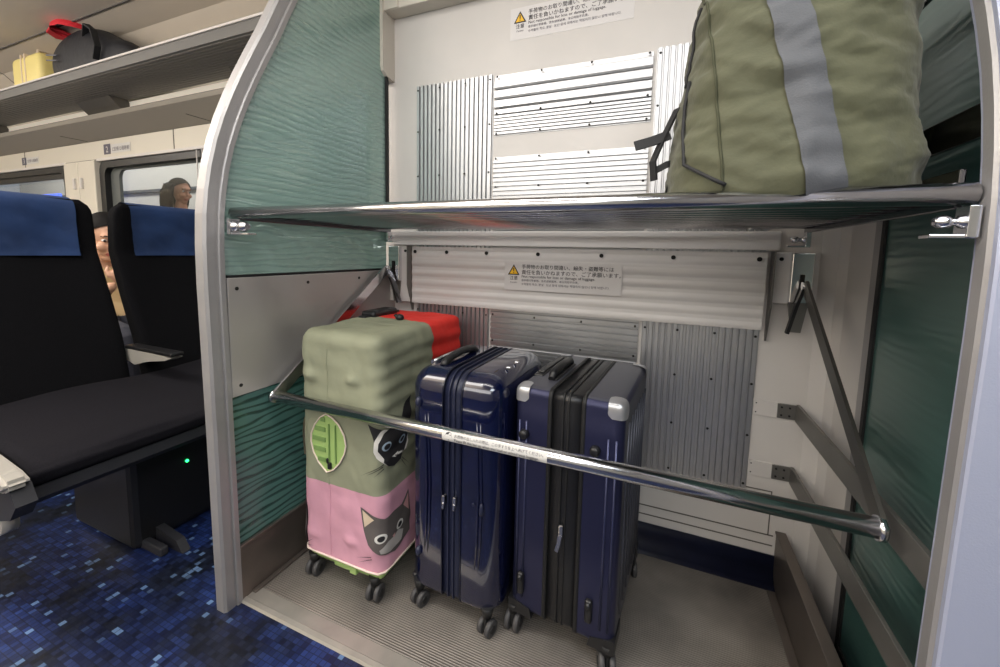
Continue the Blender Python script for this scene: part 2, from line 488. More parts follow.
# windows
def window(name, x0, x1, z0, z1, r=.06):
    def rr(x0, x1, z0, z1, r, n=6):
        pts = []
        for cx, cz, a0 in ((x1-r, z1-r, 0), (x0+r, z1-r, 90), (x0+r, z0+r, 180), (x1-r, z0+r, 270)):
            for k in range(n+1):
                a = math.radians(a0+90*k/n); pts.append((cx+r*math.cos(a), cz+r*math.sin(a)))
        return pts
    def ring(bm, outer, inner, y0, y1):
        n = len(outer)
        for ya, fl in ((y0, 0),):
            O = [bm.verts.new((p[0], y0, p[1])) for p in outer]; I = [bm.verts.new((p[0], y0, p[1])) for p in inner]
            O2 = [bm.verts.new((p[0], y1, p[1])) for p in outer]; I2 = [bm.verts.new((p[0], y1, p[1])) for p in inner]
            for k in range(n):
                j = (k+1) % n
                bm.faces.new((O[k], O[j], I[j], I[k])); bm.faces.new((O2[k], I2[k], I2[j], O2[j]))
                bm.faces.new((I[k], I[j], I2[j], I2[k])); bm.faces.new((O[k], O2[k], O2[j], O[j]))
    b = NB(); ring(b, rr(x0-.03, x1+.03, z0-.03, z1+.03, r+.03), rr(x0+.035, x1-.035, z0+.03, z1-.03, r), YW-.006, YW+.04)
    w = struct(name, b, 'window_black')
    b = NB(); ring(b, rr(x0-.01, x1+.01, z0-.01, z1+.01, r+.02), rr(x0+.14, x1-.14, z0+.045, z1-.045, r), YW+.03, YW+.05)
    obj('window_frame', b, 'window_frame', w)
    b = NB(); box(b, x0+.02, x1-.02, YW+.052, YW+.057, z0+.02, z1-.02); obj('pane', b, 'window_glass', w)
    b = NB()
    box(b, x0-.03, x1+.03, YW-.02, YW-.004, z1+.015, z1+.035, .004)
    obj('blind_rail', b, 'rack_lip', w)
    return w
w2 = window('window_2', -3.83, -1.5, .90, 1.575)
b = NB()
for x in (-2.72, -2.665): tube(b, [(x, YW-.018, 1.59), (x, YW-.018, .93)], .004, 6)
obj('blind_cord', b, 'rack_lip', w2)
w1 = window('window_1', -7.0, -4.33, .90, 1.575)
b = NB(); box(b, -7.0, -4.33, YW+.01, YW+.028, 1.50, 1.575, .004); obj('roller_blind', b, 'window_black', w1)
# pillars between windows
b = NB()
box(b, -4.30, -4.10, YW-.03, YW+.05, .86, 1.60, .006)
box(b, -4.095, -3.87, YW-.03, YW+.05, .86, 1.60, .006)
p = struct('trim_12', b, 'cover_cream')
for x in (-4.14, -4.04):
    b = NB(); box(b, x-.012, x+.012, YW-.045, YW-.028, 1.40, 1.48, .005); obj('coat_hook', b, 'rack_lip', p)
# platform outside the window
b = NB(); box(b, -14, 3, YW+.06, 6, -.06, 0); struct('floor', b, 'outside_dark')
b = NB(); box(b, -14, 3, 4.5, 4.55, 0, 4); po = struct('wall_platform', b, 'outside_wall')
b = NB(); box(b, -14, 3, 4.44, 4.5, 1.05, 1.36, .01); box(b, -14, 3, 4.44, 4.5, 1.95, 2.0); struct('trim_13', b, 'outside_dark')
b = NB(); box(b, -10.8, -9.8, 3.6, 3.65, 1.3, 1.85, .01); box(b, -10.8, -10.74, 3.6, 3.65, 0, 1.3); box(b, -9.86, -9.8, 3.6, 3.65, 0, 1.3)
tag(obj('light_board', b, 'outside_glow'), 'glowing blue board seen outside through the far left window', 'sign')

# ================================================================== PARTITIONS
CURVE = [(-.005, .645), (.5, .642), (.9, .638), (1.0, .639), (1.08, .643), (1.14, .650), (1.20, .661), (1.264, .677), (1.33, .699), (1.40, .727),
         (1.46, .754), (1.526, .786), (1.6, .823), (1.67, .855), (1.75, .893), (1.83, .934), (1.90, .974), (1.98, 1.025), (2.05, 1.075), (2.12, 1.132), (2.16, 1.168)]
def curved_post(bm, xs):
    """sweep a closed (x, depth) profile up the leaning front curve"""
    rings = []
    for i, (z, y) in enumerate(CURVE):
        a, c = CURVE[max(i-1, 0)], CURVE[min(i+1, len(CURVE)-1)]
        t = V((0, c[1]-a[1], c[0]-a[0])).normalized(); n = V((0, t.z, -t.y))     # n points back into the bay
        rings.append([bm.verts.new(V((x, y, z))+n*d) for x, d in xs])
    k = len(xs)
    for r0, r1 in zip(rings, rings[1:]):
        for j in range(k): bm.faces.new((r0[j], r0[(j+1) % k], r1[(j+1) % k], r1[j]))
    bm.faces.new(rings[0][::-1]); bm.faces.new(rings[-1])

def curve_pane(bm, x0, x1, z0, z1, yback, inset, top_slack=0.):
    pts = [(z, y) for z, y in CURVE if z0 < z < z1]
    def yat(z):
        for (a, ya), (c, yc) in zip(CURVE, CURVE[1:]):
            if a <= z <= c: return ya+(yc-ya)*(z-a)/(c-a)
        return CURVE[-1][1]
    pts = [(z0, yat(z0))]+pts+[(z1, yat(z1))]
    poly = [(y+inset, z) for z, y in pts]+[(yback, z1), (yback, z0)]
    poly = [p for i, p in enumerate(poly) if p[0] <= yback+1e-6]
    prism(bm, poly, 'x', x0, x1)

gl = thing('glass_partition', 'curved teal frosted glass partition between the seats and the luggage bay', 'partition', (-1.07, .66, 0))
b = NB(); curved_post(b, [(-1.096, .006), (-1.091, 0), (-1.062, 0), (-1.056, .006), (-1.055, .024), (-1.058, .05), (-1.096, .05)])
obj('frame_post', b, 'frame_alu', gl)
b = NB(); curved_post(b, [(-1.058, .024), (-1.0562, .0245), (-1.0562, .034), (-1.058, .034)])
obj('frame_groove', b, 'frame_groove', gl)
b = NB(); curved_post(b, [(-1.058, .032), (-1.052, .031), (-1.050, .034), (-1.050, .046), (-1.058, .046)])
obj('frame_edge_strip', b, 'frame_alu', gl)
b = NB(); curve_pane(b, -1.064, -1.058, .90, 2.12, 1.34, .04)
obj('glass_pane', b, 'glass_left', gl)
b = NB(); curve_pane(b, -1.064, -1.058, .14, .64, 1.385, .04)
obj('glass_pane', b, 'glass_left_low', gl)
b = NB(); box(b, -1.066, -1.051, .69, 1.352, .917, .924); box(b, -1.068, -1.05, 1.338, 1.352, 1.03, 1.69); obj('gasket', b, 'black_rubber', gl)
b = NB(); box(b, -1.060, -1.050, .688, 1.383, .595, .917, .002)
sp_ = obj('steel_panel', b, 'panel_steel', gl)
for y, z in ((.712, .888), (.942, .891), (1.172, .893), (.712, .624), (.942, .62), (1.172, .618)):
    b = NB(); disc(b, (-1.0505, y, z), (1, 0, 0), .005, .002, 10); obj('screw', b, 'screw_dark', sp_)

gr = thing('glass_partition', 'dark green glass partition on the right with a wide pale blue-grey post', 'partition', (.40, .66, 0))
b = NB(); curved_post(b, [(.3635, .031), (.366, .028), (.440, .028), (.448, .036), (.448, .07), (.3635, .07)])
obj('frame_post', b, 'frame_lav_sheen', gr)
b = NB(); curved_post(b, [(.3600, .042), (.3635, .038), (.3635, .06), (.360, .06)])
obj('frame_edge_strip', b, 'frame_alu', gr)
b = NB(); curve_pane(b, .449, .455, .04, 2.12, 1.172, .05)
obj('glass_pane', b, 'glass_right', gr)
b = NB(); box(b, .444, .458, 1.154, 1.169, .02, 2.12); box(b, .444, .458, .7, 1.169, .02, .05); obj('gasket', b, 'black_rubber', gr)

# ================================================================== BACK WALL SHEETS AND SIGNS
def rib_profile(u0, u1, ribs, base=.002, h=.008):
    """profile points (u, depth): flat sheet with raised round-shouldered ribs; ribs = list of (centre, width)"""
    pts = [(u0, base)]
    for c, w in ribs:
        pts += [(c-w*.5, base), (c-w*.36, base+h), (c+w*.36, base+h), (c+w*.5, base)]
    pts.append((u1, base)); return pts

def rib_sheet(bm, prof, v0, v1, horizontal):
    A, B = [], []
    for u, d in prof:
        if horizontal: A.append(bm.verts.new((v0, YB-d, u))); B.append(bm.verts.new((v1, YB-d, u)))
        else: A.append(bm.verts.new((u, YB-d, v0))); B.append(bm.verts.new((u, YB-d, v1)))
    for k in range(len(A)-1): bm.faces.new((A[k], A[k+1], B[k+1], B[k]))
    for q, vv in ((0, A), (1, B)): pass

def screws(parent, pts, r=.004, d=.0108, m='screw_dark'):
    for x, z in pts:
        b = NB(); disc(b, (x, YB-d, z), (0, -1, 0), r, .0025, 8, dome=True); obj('screw', b, m, parent)

def panel(label, x0, x1, z0, z1, ribs, horizontal, scr):
    b = NB()
    if horizontal: rib_sheet(b, rib_profile(z0, z1, ribs), x0, x1, True)
    else: rib_sheet(b, rib_profile(x0, x1, ribs), z0, z1, False)
    box(b, x0, x1, YB-.0018, YB, z0, z1)
    t = thing('corrugated_panel', label, 'wall panel', ((x0+x1)/2, YB, z0), group='ribbed aluminium wall panels')
    del t['group']
    obj('ribbed_sheet', b, 'alu', t)
    screws(t, scr)
    return t
def vr(x0, x1):
    n = 18; p = (x1-x0)/n
    return [(x0+p*(i+.5), p*(.62 if 5 < i < 13 else .8)) for i in range(n)]
xs_l = (-.928, -.832, -.722, -.622)
panel('vertically ribbed aluminium wall panel at left of the bay, behind the green and red suitcase', -.938, -.612, .29, 1.632, vr(-.938, -.612), False,
      [(x, z) for x in xs_l for z in (1.615, 1.46, 1.29, 1.12, .76, .6, .45, .31)])
panel('vertically ribbed grey aluminium wall panel at right, reaching down behind the long rail', -.062, .268, .29, 1.632, vr(-.062, .268), False,
      [(x, z) for x in (-.052, .045, .15, .258) for z in (1.615, 1.46, 1.12, .765, .62, .46, .305)])
r1 = [(1.596, .032), (1.562, .032), (1.528, .032), (1.500, .021)]+[(1.483-.0115*i, .011) for i in range(6)]
panel('horizontally ribbed aluminium panel above the shelf, under the upper warning notice', -.604, -.072, 1.417, 1.627, r1, True,
      [(x, z) for x in (-.594, -.43, -.26, -.083) for z in (1.62, 1.495, 1.424)])
r2 = [(1.325-.0165*i, .012) for i in range(10)]+[(1.15-.03*i, .024) for i in range(12)]+[(.768-.0215*i, .0175) for i in range(6)]+[(.637-.0135*i, .0105) for i in range(24)]
panel('horizontally ribbed aluminium panel running from above the shelf down behind the dark suitcases', -.604, -.072, .29, 1.343, r2[::-1] and sorted(r2), True,
      [(x, z) for x in (-.594, -.43, -.26, -.083) for z in (1.336, 1.235, 1.13, .765, .665, .5)])
for q in [o for o in bpy.data.objects if o.name.startswith('corrugated_panel')]: pass

cp = thing('cover_panel', 'long white ribbed panel just under the shelf, carrying the lower warning notice', 'wall panel', (-.35, YB, .79))
b = NB()
n = 120
vsA, vsB = [], []
for i in range(n+1):
    z = .786+(1.014-.786)*i/n
    d = .0175+.0016*math.sin(2*PI*(z-.786)/.038)
    vsA.append(b.verts.new((-.952, YB-d, z))); vsB.append(b.verts.new((.270, YB-d, z)))
for i in range(n):
    f = b.faces.new((vsA[i], vsB[i], vsB[i+1], vsA[i+1])); f.smooth = True
box(b, -.952, .270, YB-.0165, YB-.0125, .786, 1.014)
obj('ribbed_sheet', b, 'white_band', cp)
for x in (-.935, -.79, -.62, -.42, -.2, .02, .25):
    b = NB(); disc(b, (x, YB-.0192, .994), (0, -1, 0), .0068, .003, 12); obj('bolt', b, 'hole_dark', cp)
b = NB(); box(b, -1.05, .30, YB-.012, YB, 1.02, 1.075, .003)
tag(obj('wall_strip', b, 'white_band'), 'plain white strip along the back wall directly under the shelf', 'trim strip')

def warning(label, x0, z1, d, w, h):
    t = thing('warning_sign', label, 'sign', (x0+w/2, YB-d, z1-h/2))
    b = NB(); box(b, x0, x0+w, YB-d-.0008, YB-d, z1-h, z1); obj('backing', b, 'sign_white', t)
    y = YB-d-.0014
    tx, tz, s = x0+.036, z1-.012, .038
    b = NB(); prism(b, [(tx-s*.6, tz-s), (tx+s*.6, tz-s), (tx, tz)], 'y', y, y+.0008)
    tr = obj('triangle', b, 'ink', t)
    b = NB(); prism(b, [(tx-s*.42, tz-s*.9), (tx+s*.42, tz-s*.9), (tx, tz-s*.2)], 'y', y-.0005, y); obj('triangle_fill', b, 'sign_yellow', tr)
    b = NB(); prism(b, [(tx-.0016, tz-s*.66), (tx+.0016, tz-s*.66), (tx+.0022, tz-s*.34), (tx-.0022, tz-s*.34)], 'y', y-.001, y-.0005)
    disc(b, (tx, y-.0004, tz-s*.78), (0, -1, 0), .0019, .0006, 8); obj('exclamation_mark', b, 'ink', tr)
    def at(ox, oz): return lambda x, z: V((ox+x, y, oz+z))
    k = w/.392
    obj('lettering', text_w('注意', .031, at(tx-.0155, tz-.055), None), 'ink', t)
    obj('lettering', text_w('Caution', .026, at(tx-.013, tz-.067), None), 'ink_soft', t)
    X = x0+.066
    for tx_, wd, dz, hk, m_ in (('手荷物のお取り間違い、紛失・盗難等には', .322, .0255, .98, 'ink'), ('責任を負いかねますので、ご了承願います。', .345, .0455, .98, 'ink'),
                               ('Not responsible for loss or damage of luggage.', .262, .0585, .95, 'ink'),
                               ('若手提行李拿错、丢失或被盗等、本公司恕不负责。', .207, .0715, .95, 'ink_soft'),
                               ('수하물의 착오, 분실 · 도난 등에 대해서는 책임지지 않으니 양해 바랍니다.', .31, .0855, .95, 'ink_soft')):
        obj('lettering', text_w(tx_, wd, at(X, z1-dz), hk), m_, t)
warning('yellow-triangle warning notice in Japanese on the bare wall above the shelf', -.552, 1.842, .0, .415, .105)
warning('yellow-triangle warning notice in Japanese on the white panel below the shelf', -.545, .968, .021, .415, .105)

# ================================================================== SHELF
sh = thing('luggage_shelf', 'chrome rod luggage shelf across the bay with a thick round front tube', 'shelf', (-.345, .71, 1.06))
ZT = 1.086
b = NB(); tube(b, [(-1.046, .71, ZT), (.357, .71, ZT)], .0145, 20); obj('front_tube', b, 'chrome', sh)
NR = 14
for i in range(NR):
    y = .738+(1.335-.738)*i/(NR-1)
    b = NB(); tube(b, [(-1.036, y, ZT+.001), (.349, y, ZT+.0005)], .0072, 10); obj('rod', b, 'chrome', sh)
for x, s in ((-1.044, 1), (.35, -1)):
    b = NB(); box(b, x-.004, x+.004, .722, 1.35, ZT-.018, ZT+(.014 if s > 0 else .034), .002); obj('side_bar', b, 'dark_chrome', sh)
def shelf_mount(x, y, s, k=1.):
    b = NB(); box(b, min(x, x+s*.075*k), max(x, x+s*.075*k), y-.012, y+.012, ZT-.057, ZT-.052, .001)
    box(b, min(x, x+s*.012), max(x, x+s*.012), y-.014, y+.014, ZT-.056, ZT-.016, .001)
    m = obj('mount', b, 'chrome', sh)
    b = NB()
    for dx in (.018*k, .05*k):
        ball(b, (x+s*dx, y-.004, ZT-.036), .0125*(k+.15), (1.1, 1, .95), 2)
    tube(b, [(x, y-.004, ZT-.036), (x+s*.065*k, y-.004, ZT-.036)], .008*k, 12)
    obj('clamp_nut', b, 'chrome', m)
shelf_mount(-1.046, .704, 1); shelf_mount(.357, .704, -1, .62); shelf_mount(-1.046, 1.335, 1, .5); shelf_mount(.357, 1.335, -1, .7)

# ================================================================== GUARD BAR
def guard_bracket(label, xw, xi, s):
    """xw = side wall edge, xi = inner edge of the bracket; s=+1 if inner side is at +x"""
    t = thing('pivot_bracket', label, 'bracket', ((xw+xi)/2, YB, .76))
    xa, xb = min(xw, xi), max(xw, xi)
    b = NB(); box(b, xa, xb, YB-.03, YB-.002, .79 if s > 0 else .87, 1.016, .002)
    obj('housing', b, 'white_band', t)
    b = NB(); prism(b, [(YB-.002, 1.016), (YB-.045, 1.016), (YB-.045, .86), (YB-.012, .755), (YB-.002, .755)], 'x', xi-.002 if s > 0 else xi-.002, xi+.002)
    obj('side_fin', b, 'rail_steel', t)
    xm = (xw+xi)/2
    xp = xm - s*.012
    b = NB(); box(b, xp-.026, xp+.026, YB-.05, YB-.03, .875, 1.014, .003); obj('cover_plate', b, 'chrome', t)
    b = NB(); prism(b, [(xp-.024, .875), (xp+.024, .875), (xp+.012, .79), (xp-.012, .79)], 'y', YB-.034, YB-.028); obj('lower_plate', b, 'rail_steel', t)
    b = NB(); box(b, xp-.005, xp+.005, YB-.056, YB-.05, .90, .955, .002); obj('slot', b, 'hole_dark', t)
    b = NB(); disc(b, (xi-s*.018, YB-.03, .996), (0, -1, 0), .0055, .003, 10); obj('bolt', b, 'hole_dark', t)
    return xp
XPL = guard_bracket('steel pivot bracket at the left back corner above the red suitcase end', -1.056, -.956, 1)
XPR = guard_bracket('steel pivot bracket at the right back corner beside the white return wall', .39, .283, -1)
gb = thing('guard_bar', 'chrome tubular guard bar across the front of the suitcases, with white sticker', 'guard bar', (-.345, .80, .55))
ZB, RB = .567, .0165
b = NB(); tube(b, [(-1.030, .80, ZB), (.340, .80, ZB)], RB, 24); obj('bar_tube', b, 'chrome', gb)
for x, s in ((-1.032, 1), (.343, -1)):
    b = NB(); tube(b, [(x-s*.006, .80, ZB), (x+s*.004, .80, ZB)], .0195, 20)
    disc(b, (x-s*.006, .80, ZB), (-s, 0, 0), .012, .008, 14, dome=True); obj('end_cap', b, 'chrome', gb)
# flat side arms up to the pivots
for x, xt, yp in ((-1.030, -1.030, 1.31), (.347, .352, 1.315)):
    b = NB()
    p0, p1 = V((x, .80, ZB)), V((xt, yp, .925))
    strap(b, [p0, p0.lerp(p1, .5), p1], .034, .007, V((1, 0, 0)).cross(p1-p0))
    a = obj('side_arm', b, 'chrome' if x < 0 else 'arm_steel', gb)
    b = NB(); disc(b, (xt-.008, yp, .925), (1, 0, 0), .011, .016, 14); obj('pivot_pin', b, 'chrome', a)
    xk = xt+(.05 if x < 0 else -.03)
    b = NB(); strap(b, [(xt, yp, .93), ((xt+xk)/2, yp+.005, .87), (xk, yp+.01, .79)], .026 if x < 0 else .016, .008, (0, 1, 0)); obj('stay', b, 'dark_chrome' if x < 0 else 'black_plastic', a)
# sticker wrapped on the front of the tube
def on_tube(u, v, off=.0006):
    """u along the tube, v up the curved front"""
    a = v/RB
    r = RB+off
    return V((u, .80-r*math.cos(a), ZB+r*math.sin(a)))
b = NB(); S0, S1 = -.462, -.208
vs = grid(b, 30, 9, lambda i, j: on_tube(S0+(S1-S0)*i, -.010+.0245*j))
st = obj('sticker', b, 'sticker_white', gb)
tx = [text_w('お荷物の出し入れの際は、この手すりを上へあげてください。', S1-S0-.04, lambda x, y: on_tube(S0+.032+x, .0035+y, .001), 1.),
      text_w('Please lift this bar up when you load or unload your baggage.', S1-S0-.05, lambda x, y: on_tube(S0+.032+x, -.0065+y, .001), 1.25)]
b = NB()
for t in tx: merge(b, t)
obj('lettering', b, 'ink', st)
b = NB()
prism_pts = [(.0, -.006), (.0022, -.006), (.0026, .007), (.0075, .0065), (.0105, .001), (.0075, .010), (.003, .0125), (-.001, .0125), (-.006, .010), (-.009, .001), (-.0055, .0065), (-.0004, .007)]
f = b.faces.new([b.verts.new(on_tube(S0+.016+x, y, .001)) for x, y in prism_pts])
bmesh.ops.triangulate(b, faces=b.faces[:])
obj('arrow_symbol', b, 'ink', st)

# ================================================================== RIGHT-HAND RAILS
def side_rail(label, z0, z1, m='rail_steel', y0=.705):
    t = thing('side_rail', label, 'rail', (.38, YB, z0))
    b = NB(); box(b, .375, .384, y0, YB-.006, z0, z1, .0015); obj('rail_bar', b, m, t)
    b = NB(); box(b, .33, .384, YB-.007, YB-.001, z0+.004, z1-.004, .001)
    p = obj('rail_bracket', b, 'rail_steel', t)
    for x, z in ((.34, z0+.014), (.34, z1-.014), (.36, z0+.014), (.36, z1-.014)):
        b = NB(); disc(b, (x, YB-.007, z), (0, -1, 0), .003, .002, 8); obj('screw', b, 'screw_dark', p)
    b = NB(); box(b, .268, .335, YB-.004, YB, z0+.002, z1-.002, .001); q = obj('wall_plate', b, 'cream_wall', t)
    for x, z in ((.276, z0+.012), (.276, z1-.012)):
        b = NB(); disc(b, (x, YB-.004, z), (0, -1, 0), .002, .001, 8); obj('screw', b, 'screw_dark', q)
side_rail('flat steel rail along the right glass, just below the guard bar arm', .523, .575)
side_rail('flat steel rail along the right glass, lowest one above the kick plate', .332, .384)
side_rail('dark steel rail along the right glass, first one above the shelf, beside the olive bag', 1.165, 1.212, 'dark_chrome')
side_rail('dark steel rail along the right glass, highest one behind the top of the olive bag', 1.43, 1.475, 'dark_chrome')

# ================================================================== SUITCASES
def caster(parent, x, y, rz=0., r=.024, m='wheel_grey', top=.085):
    """twin-wheel caster; caster (fork) > wheel, wheel"""
    R = Matrix.Rotation(rz, 4, 'Z')
    def T(bm):
        for v in bm.verts: v.co = R @ v.co + V((x, y, 0))
    b = NB(); box(b, -.0045, .0045, -.012, .012, r-.006, top-.008, .003)
    tube(b, [(0, 0, top-.022), (0, 0, top+.006)], [.013, .018], 14)
    T(b); fk = obj('caster', b, 'wheel_black', parent, local=True)
    for dx in (-.0125, .0125):
        b = NB()
        tube(b, [(dx-.0070, 0, r), (dx-.0050, 0, r), (dx+.0050, 0, r), (dx+.0070, 0, r)], [r-.004, r, r, r-.004], 22)
        s = 1 if dx > 0 else -1
        tube(b, [(dx+s*.006, 0, r), (dx+s*.009, 0, r)], [r*.5, r*.38], 14, mi=1)
        T(b); obj('wheel', b, [m, 'wheel_black'], fk, local=True)

# ---- 1: suitcase in a printed cloth cover -------------------------------------------------
GX0, GX1, GY0, GY1 = -.976, -.681, .832, 1.305
GZ0, GZ1, GRC = .094, .768, .03
case = thing('covered_suitcase', 'suitcase in a green, pink and red stretch cover with printed cats, leftmost of three', 'suitcase', ((GX0+GX1)/2, (GY0+GY1)/2, 0))
C0 = V(case.location)
def cover_pt(s, z, off=0.):
    """point on the cover: s runs along the front, round the right front corner and back along the right side"""
    A = GX1-GRC-GX0; arc = GRC*PI/2
    if s <= GRC:
        # left front corner
        a = (GRC-max(s, -GRC*.57))/GRC
        a = min(a, PI/2)
        x, y, n = GX0+GRC-GRC*math.sin(a), GY0+GRC-GRC*math.cos(a), V((-math.sin(a), -math.cos(a), 0))
    elif s <= A: x, y, n = GX0+s, GY0, V((0, -1, 0))
    elif s <= A+arc:
        a = (s-A)/GRC; x, y, n = GX1-GRC+GRC*math.sin(a), GY0+GRC-GRC*math.cos(a), V((math.sin(a), -math.cos(a), 0))
    else: x, y, n = GX1, GY0+GRC+s-A-arc, V((1, 0, 0))
    p = V((x, y, z))+n*off
    return p
def wrinkle(p):
    q = V(p)
    w = .0030*noise.noise(q*14)+.0030*abs(noise.noise(V((q.x*26+q.z*9, q.y*20, q.z*12))))+.0035*noise.noise(V((q.x*7, q.y*7, q.z*30)))*(1 if q.z > .6 else .35)
    side = max(0, min(1, (q.x-(GX1-.03))/.03))
    w += side*.0030*math.sin(q.z*2*PI/.050+2.5*noise.noise(q*5))*(1 if q.z > .42 else .2)
    for (x, z, r, h) in ((-.926, .636, .020, .013), (-.772, .640, .022, .014), (-.79, .166, .024, .010), (-.93, .15, .02, .006)):
        if q.y < GY0+.02: w += h*math.exp(-(((q.x-x)/r)**2+((q.z-z)/(r*.42+.02*max(0, q.z-z)*20))**2))
    return w
b = hull_rbox(GX0, GX1, GY0, GY1, GZ0-.05, GZ1, .036, 5)
bmesh.ops.subdivide_edges(b, edges=[e for e in b.edges if e.calc_length() > .05], cuts=64, use_grid_fill=True)
cut(b, (0, 0, GZ0), (0, 0, -1))
# exact colour boundaries
for co, no in (((0, 0, .322), (0, 0, 1)), ((0, 1.09, 0), (0, 1, 0))):
    bmesh.ops.bisect_plane(b, geom=b.verts[:]+b.edges[:]+b.faces[:], plane_co=co, plane_no=no)
b.normal_update()
for f in b.faces:
    c = f.calc_center_median(); f.smooth = True
    f.material_index = 1 if c.z < .322 else (2 if c.y > 1.09 else 0)
mv = []
for v in b.verts: mv.append((v, v.normal.copy()*wrinkle(v.co)))
for v, d in mv: v.co += d
def decal(poly, mi, off, sub=.012):
    """flat printed shape laid on the cover; poly in (s, z)"""
    t = NB(); f = t.faces.new([t.verts.new((s, z, 0)) for s, z in poly])
    bmesh.ops.triangulate(t, faces=t.faces[:])
    for _ in range(4):
        es = [e for e in t.edges if e.calc_length() > sub]
        if not es: break
        bmesh.ops.subdivide_edges(t, edges=es, cuts=1)
        bmesh.ops.triangulate(t, faces=t.faces[:])
    for v in t.verts:
        p = cover_pt(v.co.x, v.co.y); n = (cover_pt(v.co.x, v.co.y, 1)-p)
        v.co = p+n*(off+wrinkle(p))
    for f in t.faces: f.material_index = mi; f.smooth = True
    bmesh.ops.recalc_face_normals(t, faces=t.faces[:])
    merge(b, t)
def oval(cx, cz, rx, rz, n=20, tilt=0.):
    return [(cx+rx*math.cos(a)*math.cos(tilt)-rz*math.sin(a)*math.sin(tilt), cz+rx*math.cos(a)*math.sin(tilt)+rz*math.sin(a)*math.cos(tilt)) for a in (2*PI*k/n for k in range(n))]
def whisker(a, c):
    d = V((c[0]-a[0], c[1]-a[1])); n = V((-d.y, d.x)).normalized()*.0012
    decal([(a[0]-n.x, a[1]-n.y), (c[0], c[1]), (a[0]+n.x, a[1]+n.y)], 3, .0025)
# printed black-and-white cat
BW = [(.2723, .4515), (.2738, .4771), (.2817, .5011), (.299, .5121), (.3311, .501), (.3661, .481), (.4031, .458), (.4061, .436), (.3881, .421), (.3691, .413), (.3651, .397), (.3371, .392), (.3111, .403), (.2974, .4168), (.2801, .4334)]
BK = [(.2848, .4752), (.300, .500), (.316, .508), (.338, .505), (.3621, .490), (.3991, .462), (.3991, .439), (.3841, .427), (.3711, .417), (.3651, .399), (.3371, .392), (.3111, .403), (.2974, .4189), (.299, .4288), (.2833, .4538)]
decal(BW, 5, .0020)
decal([(.2566, .5291), (.2943, .514), (.2738, .4804)], 3, .0024)
decal([(.3611, .500), (.3701, .530), (.3941, .562), (.4141, .575), (.4161, .49), (.4031, .461)], 3, .0024)
decal(BK, 3, .0030)
decal([(.3231, .426), (.3531, .429), (.3411, .417)], 5, .0038)
for ex, ez in ((.3061, .463), (.3721, .457)):
    decal(oval(ex, ez, .0135, .0135), 7, .0038); decal(oval(ex, ez, .0085, .009), 3, .0044)
for a, c in (((.2974, .4146), (.229, .375)), ((.2958, .4085), (.244, .377)), ((.2974, .4015), (.2707, .3784)), ((.3731, .4), (.4101, .363)), ((.3711, .394), (.3991, .354))): whisker(a, c)
# printed grey cat
GH = [(.226, .282), (.2754, .2654), (.299, .2556), (.335, .258), (.3721, .255), (.4061, .284), (.4151, .199), (.4101, .151), (.3621, .136), (.3391, .132), (.2848, .152), (.252, .178), (.237, .219)]
decal(GH, 4, .0024)
decal([(.233, .275), (.2723, .2559), (.241, .227)], 6, .0032)
decal([(.3791, .249), (.4031, .274), (.4061, .219)], 9, .0032)
for ex, ez in ((.2896, .1994), (.3621, .2)):
    decal(oval(ex, ez, .0165, .0140), 5, .0034); decal(oval(ex, ez, .0095, .0085), 3, .0042)
decal([(.2848, .1668), (.3081, .182), (.3391, .182), (.3551, .187), (.3801, .173), (.3651, .151), (.3181, .146), (.288, .1553)], 8, .0034)
decal([(.325, .188), (.339, .190), (.333, .178)], 9, .0042)
decal([(-.012, .243), (.012, .23), (.02, .19), (.019, .138), (.005, .105), (-.012, .1)], 4, .0024)
for a, c in (((.262, .142), (.205, .125)), ((.264, .136), (.214, .112)), ((.012, .11), (.05, .135)), ((.01, .103), (.05, .112))): whisker(a, c)
# printed orange cat edge peeping round the left corner
decal([(-.014, .50), (.004, .485), (.009, .45), (.012, .42), (.004, .385), (-.014, .37)], 6, .0022)
cov = obj('luggage_cover', b, ['cover_green', 'cover_pink', 'cover_red', 'cat_black', 'cat_grey', 'cat_white', 'cat_beige', 'cat_eye', 'cat_pale', 'cat_pink'], case)
# front zip seam of the cover
b = NB(); pts = [cover_pt(.112, z) for z in [x*.02 for x in range(5, 37)] if not .355 < z < .535]
for seg, mm_ in (([p for p in pts if p.z > .5], 'cover_green'), ([p for p in pts if .31 < p.z < .4], 'cover_green'), ([p for p in pts if p.z < .33], 'cover_pink')):
    b = NB(); seg = [p+V((0, -wrinkle(p)-.0004, 0)) for p in seg]
    strap(b, seg, .004, .002, (1, 0, 0))
    obj('zip_seam', b, mm_, cov)
# side opening showing the case inside
HOLE = [(.110, .532), (.086, .517), (.066, .493), (.053, .465), (.051, .44), (.059, .41), (.078, .382), (.108, .358), (.135, .372), (.157, .396), (.174, .425), (.181, .452), (.175, .480), (.156, .508), (.134, .524)]
b = NB(); f = b.faces.new([b.verts.new(cover_pt(s, z, .0045)) for s, z in HOLE])
op = obj('handle_opening', b, 'case_green', case, label='leaf-shaped opening showing the light green ribbed case inside')
b = NB()
def xin(z):
    """horizontal extent of the opening at height z"""
    xs = []
    for (a, c) in zip(HOLE, HOLE[1:]+HOLE[:1]):
        if (a[1]-z)*(c[1]-z) < 0: xs.append(a[0]+(c[0]-a[0])*(z-a[1])/(c[1]-a[1]))
    return (min(xs), max(xs)) if len(xs) > 1 else (.1, .11)
for i in range(5):
    z = .388+.030*i
    a, c = xin(z+.006)
    if a < .104: box(b, GX0+a+.006, GX0+.106, GY0-.0075, GY0-.004, z, z+.013, .001)
obj('case_rib', b, 'case_green_dark', op)
b = NB()
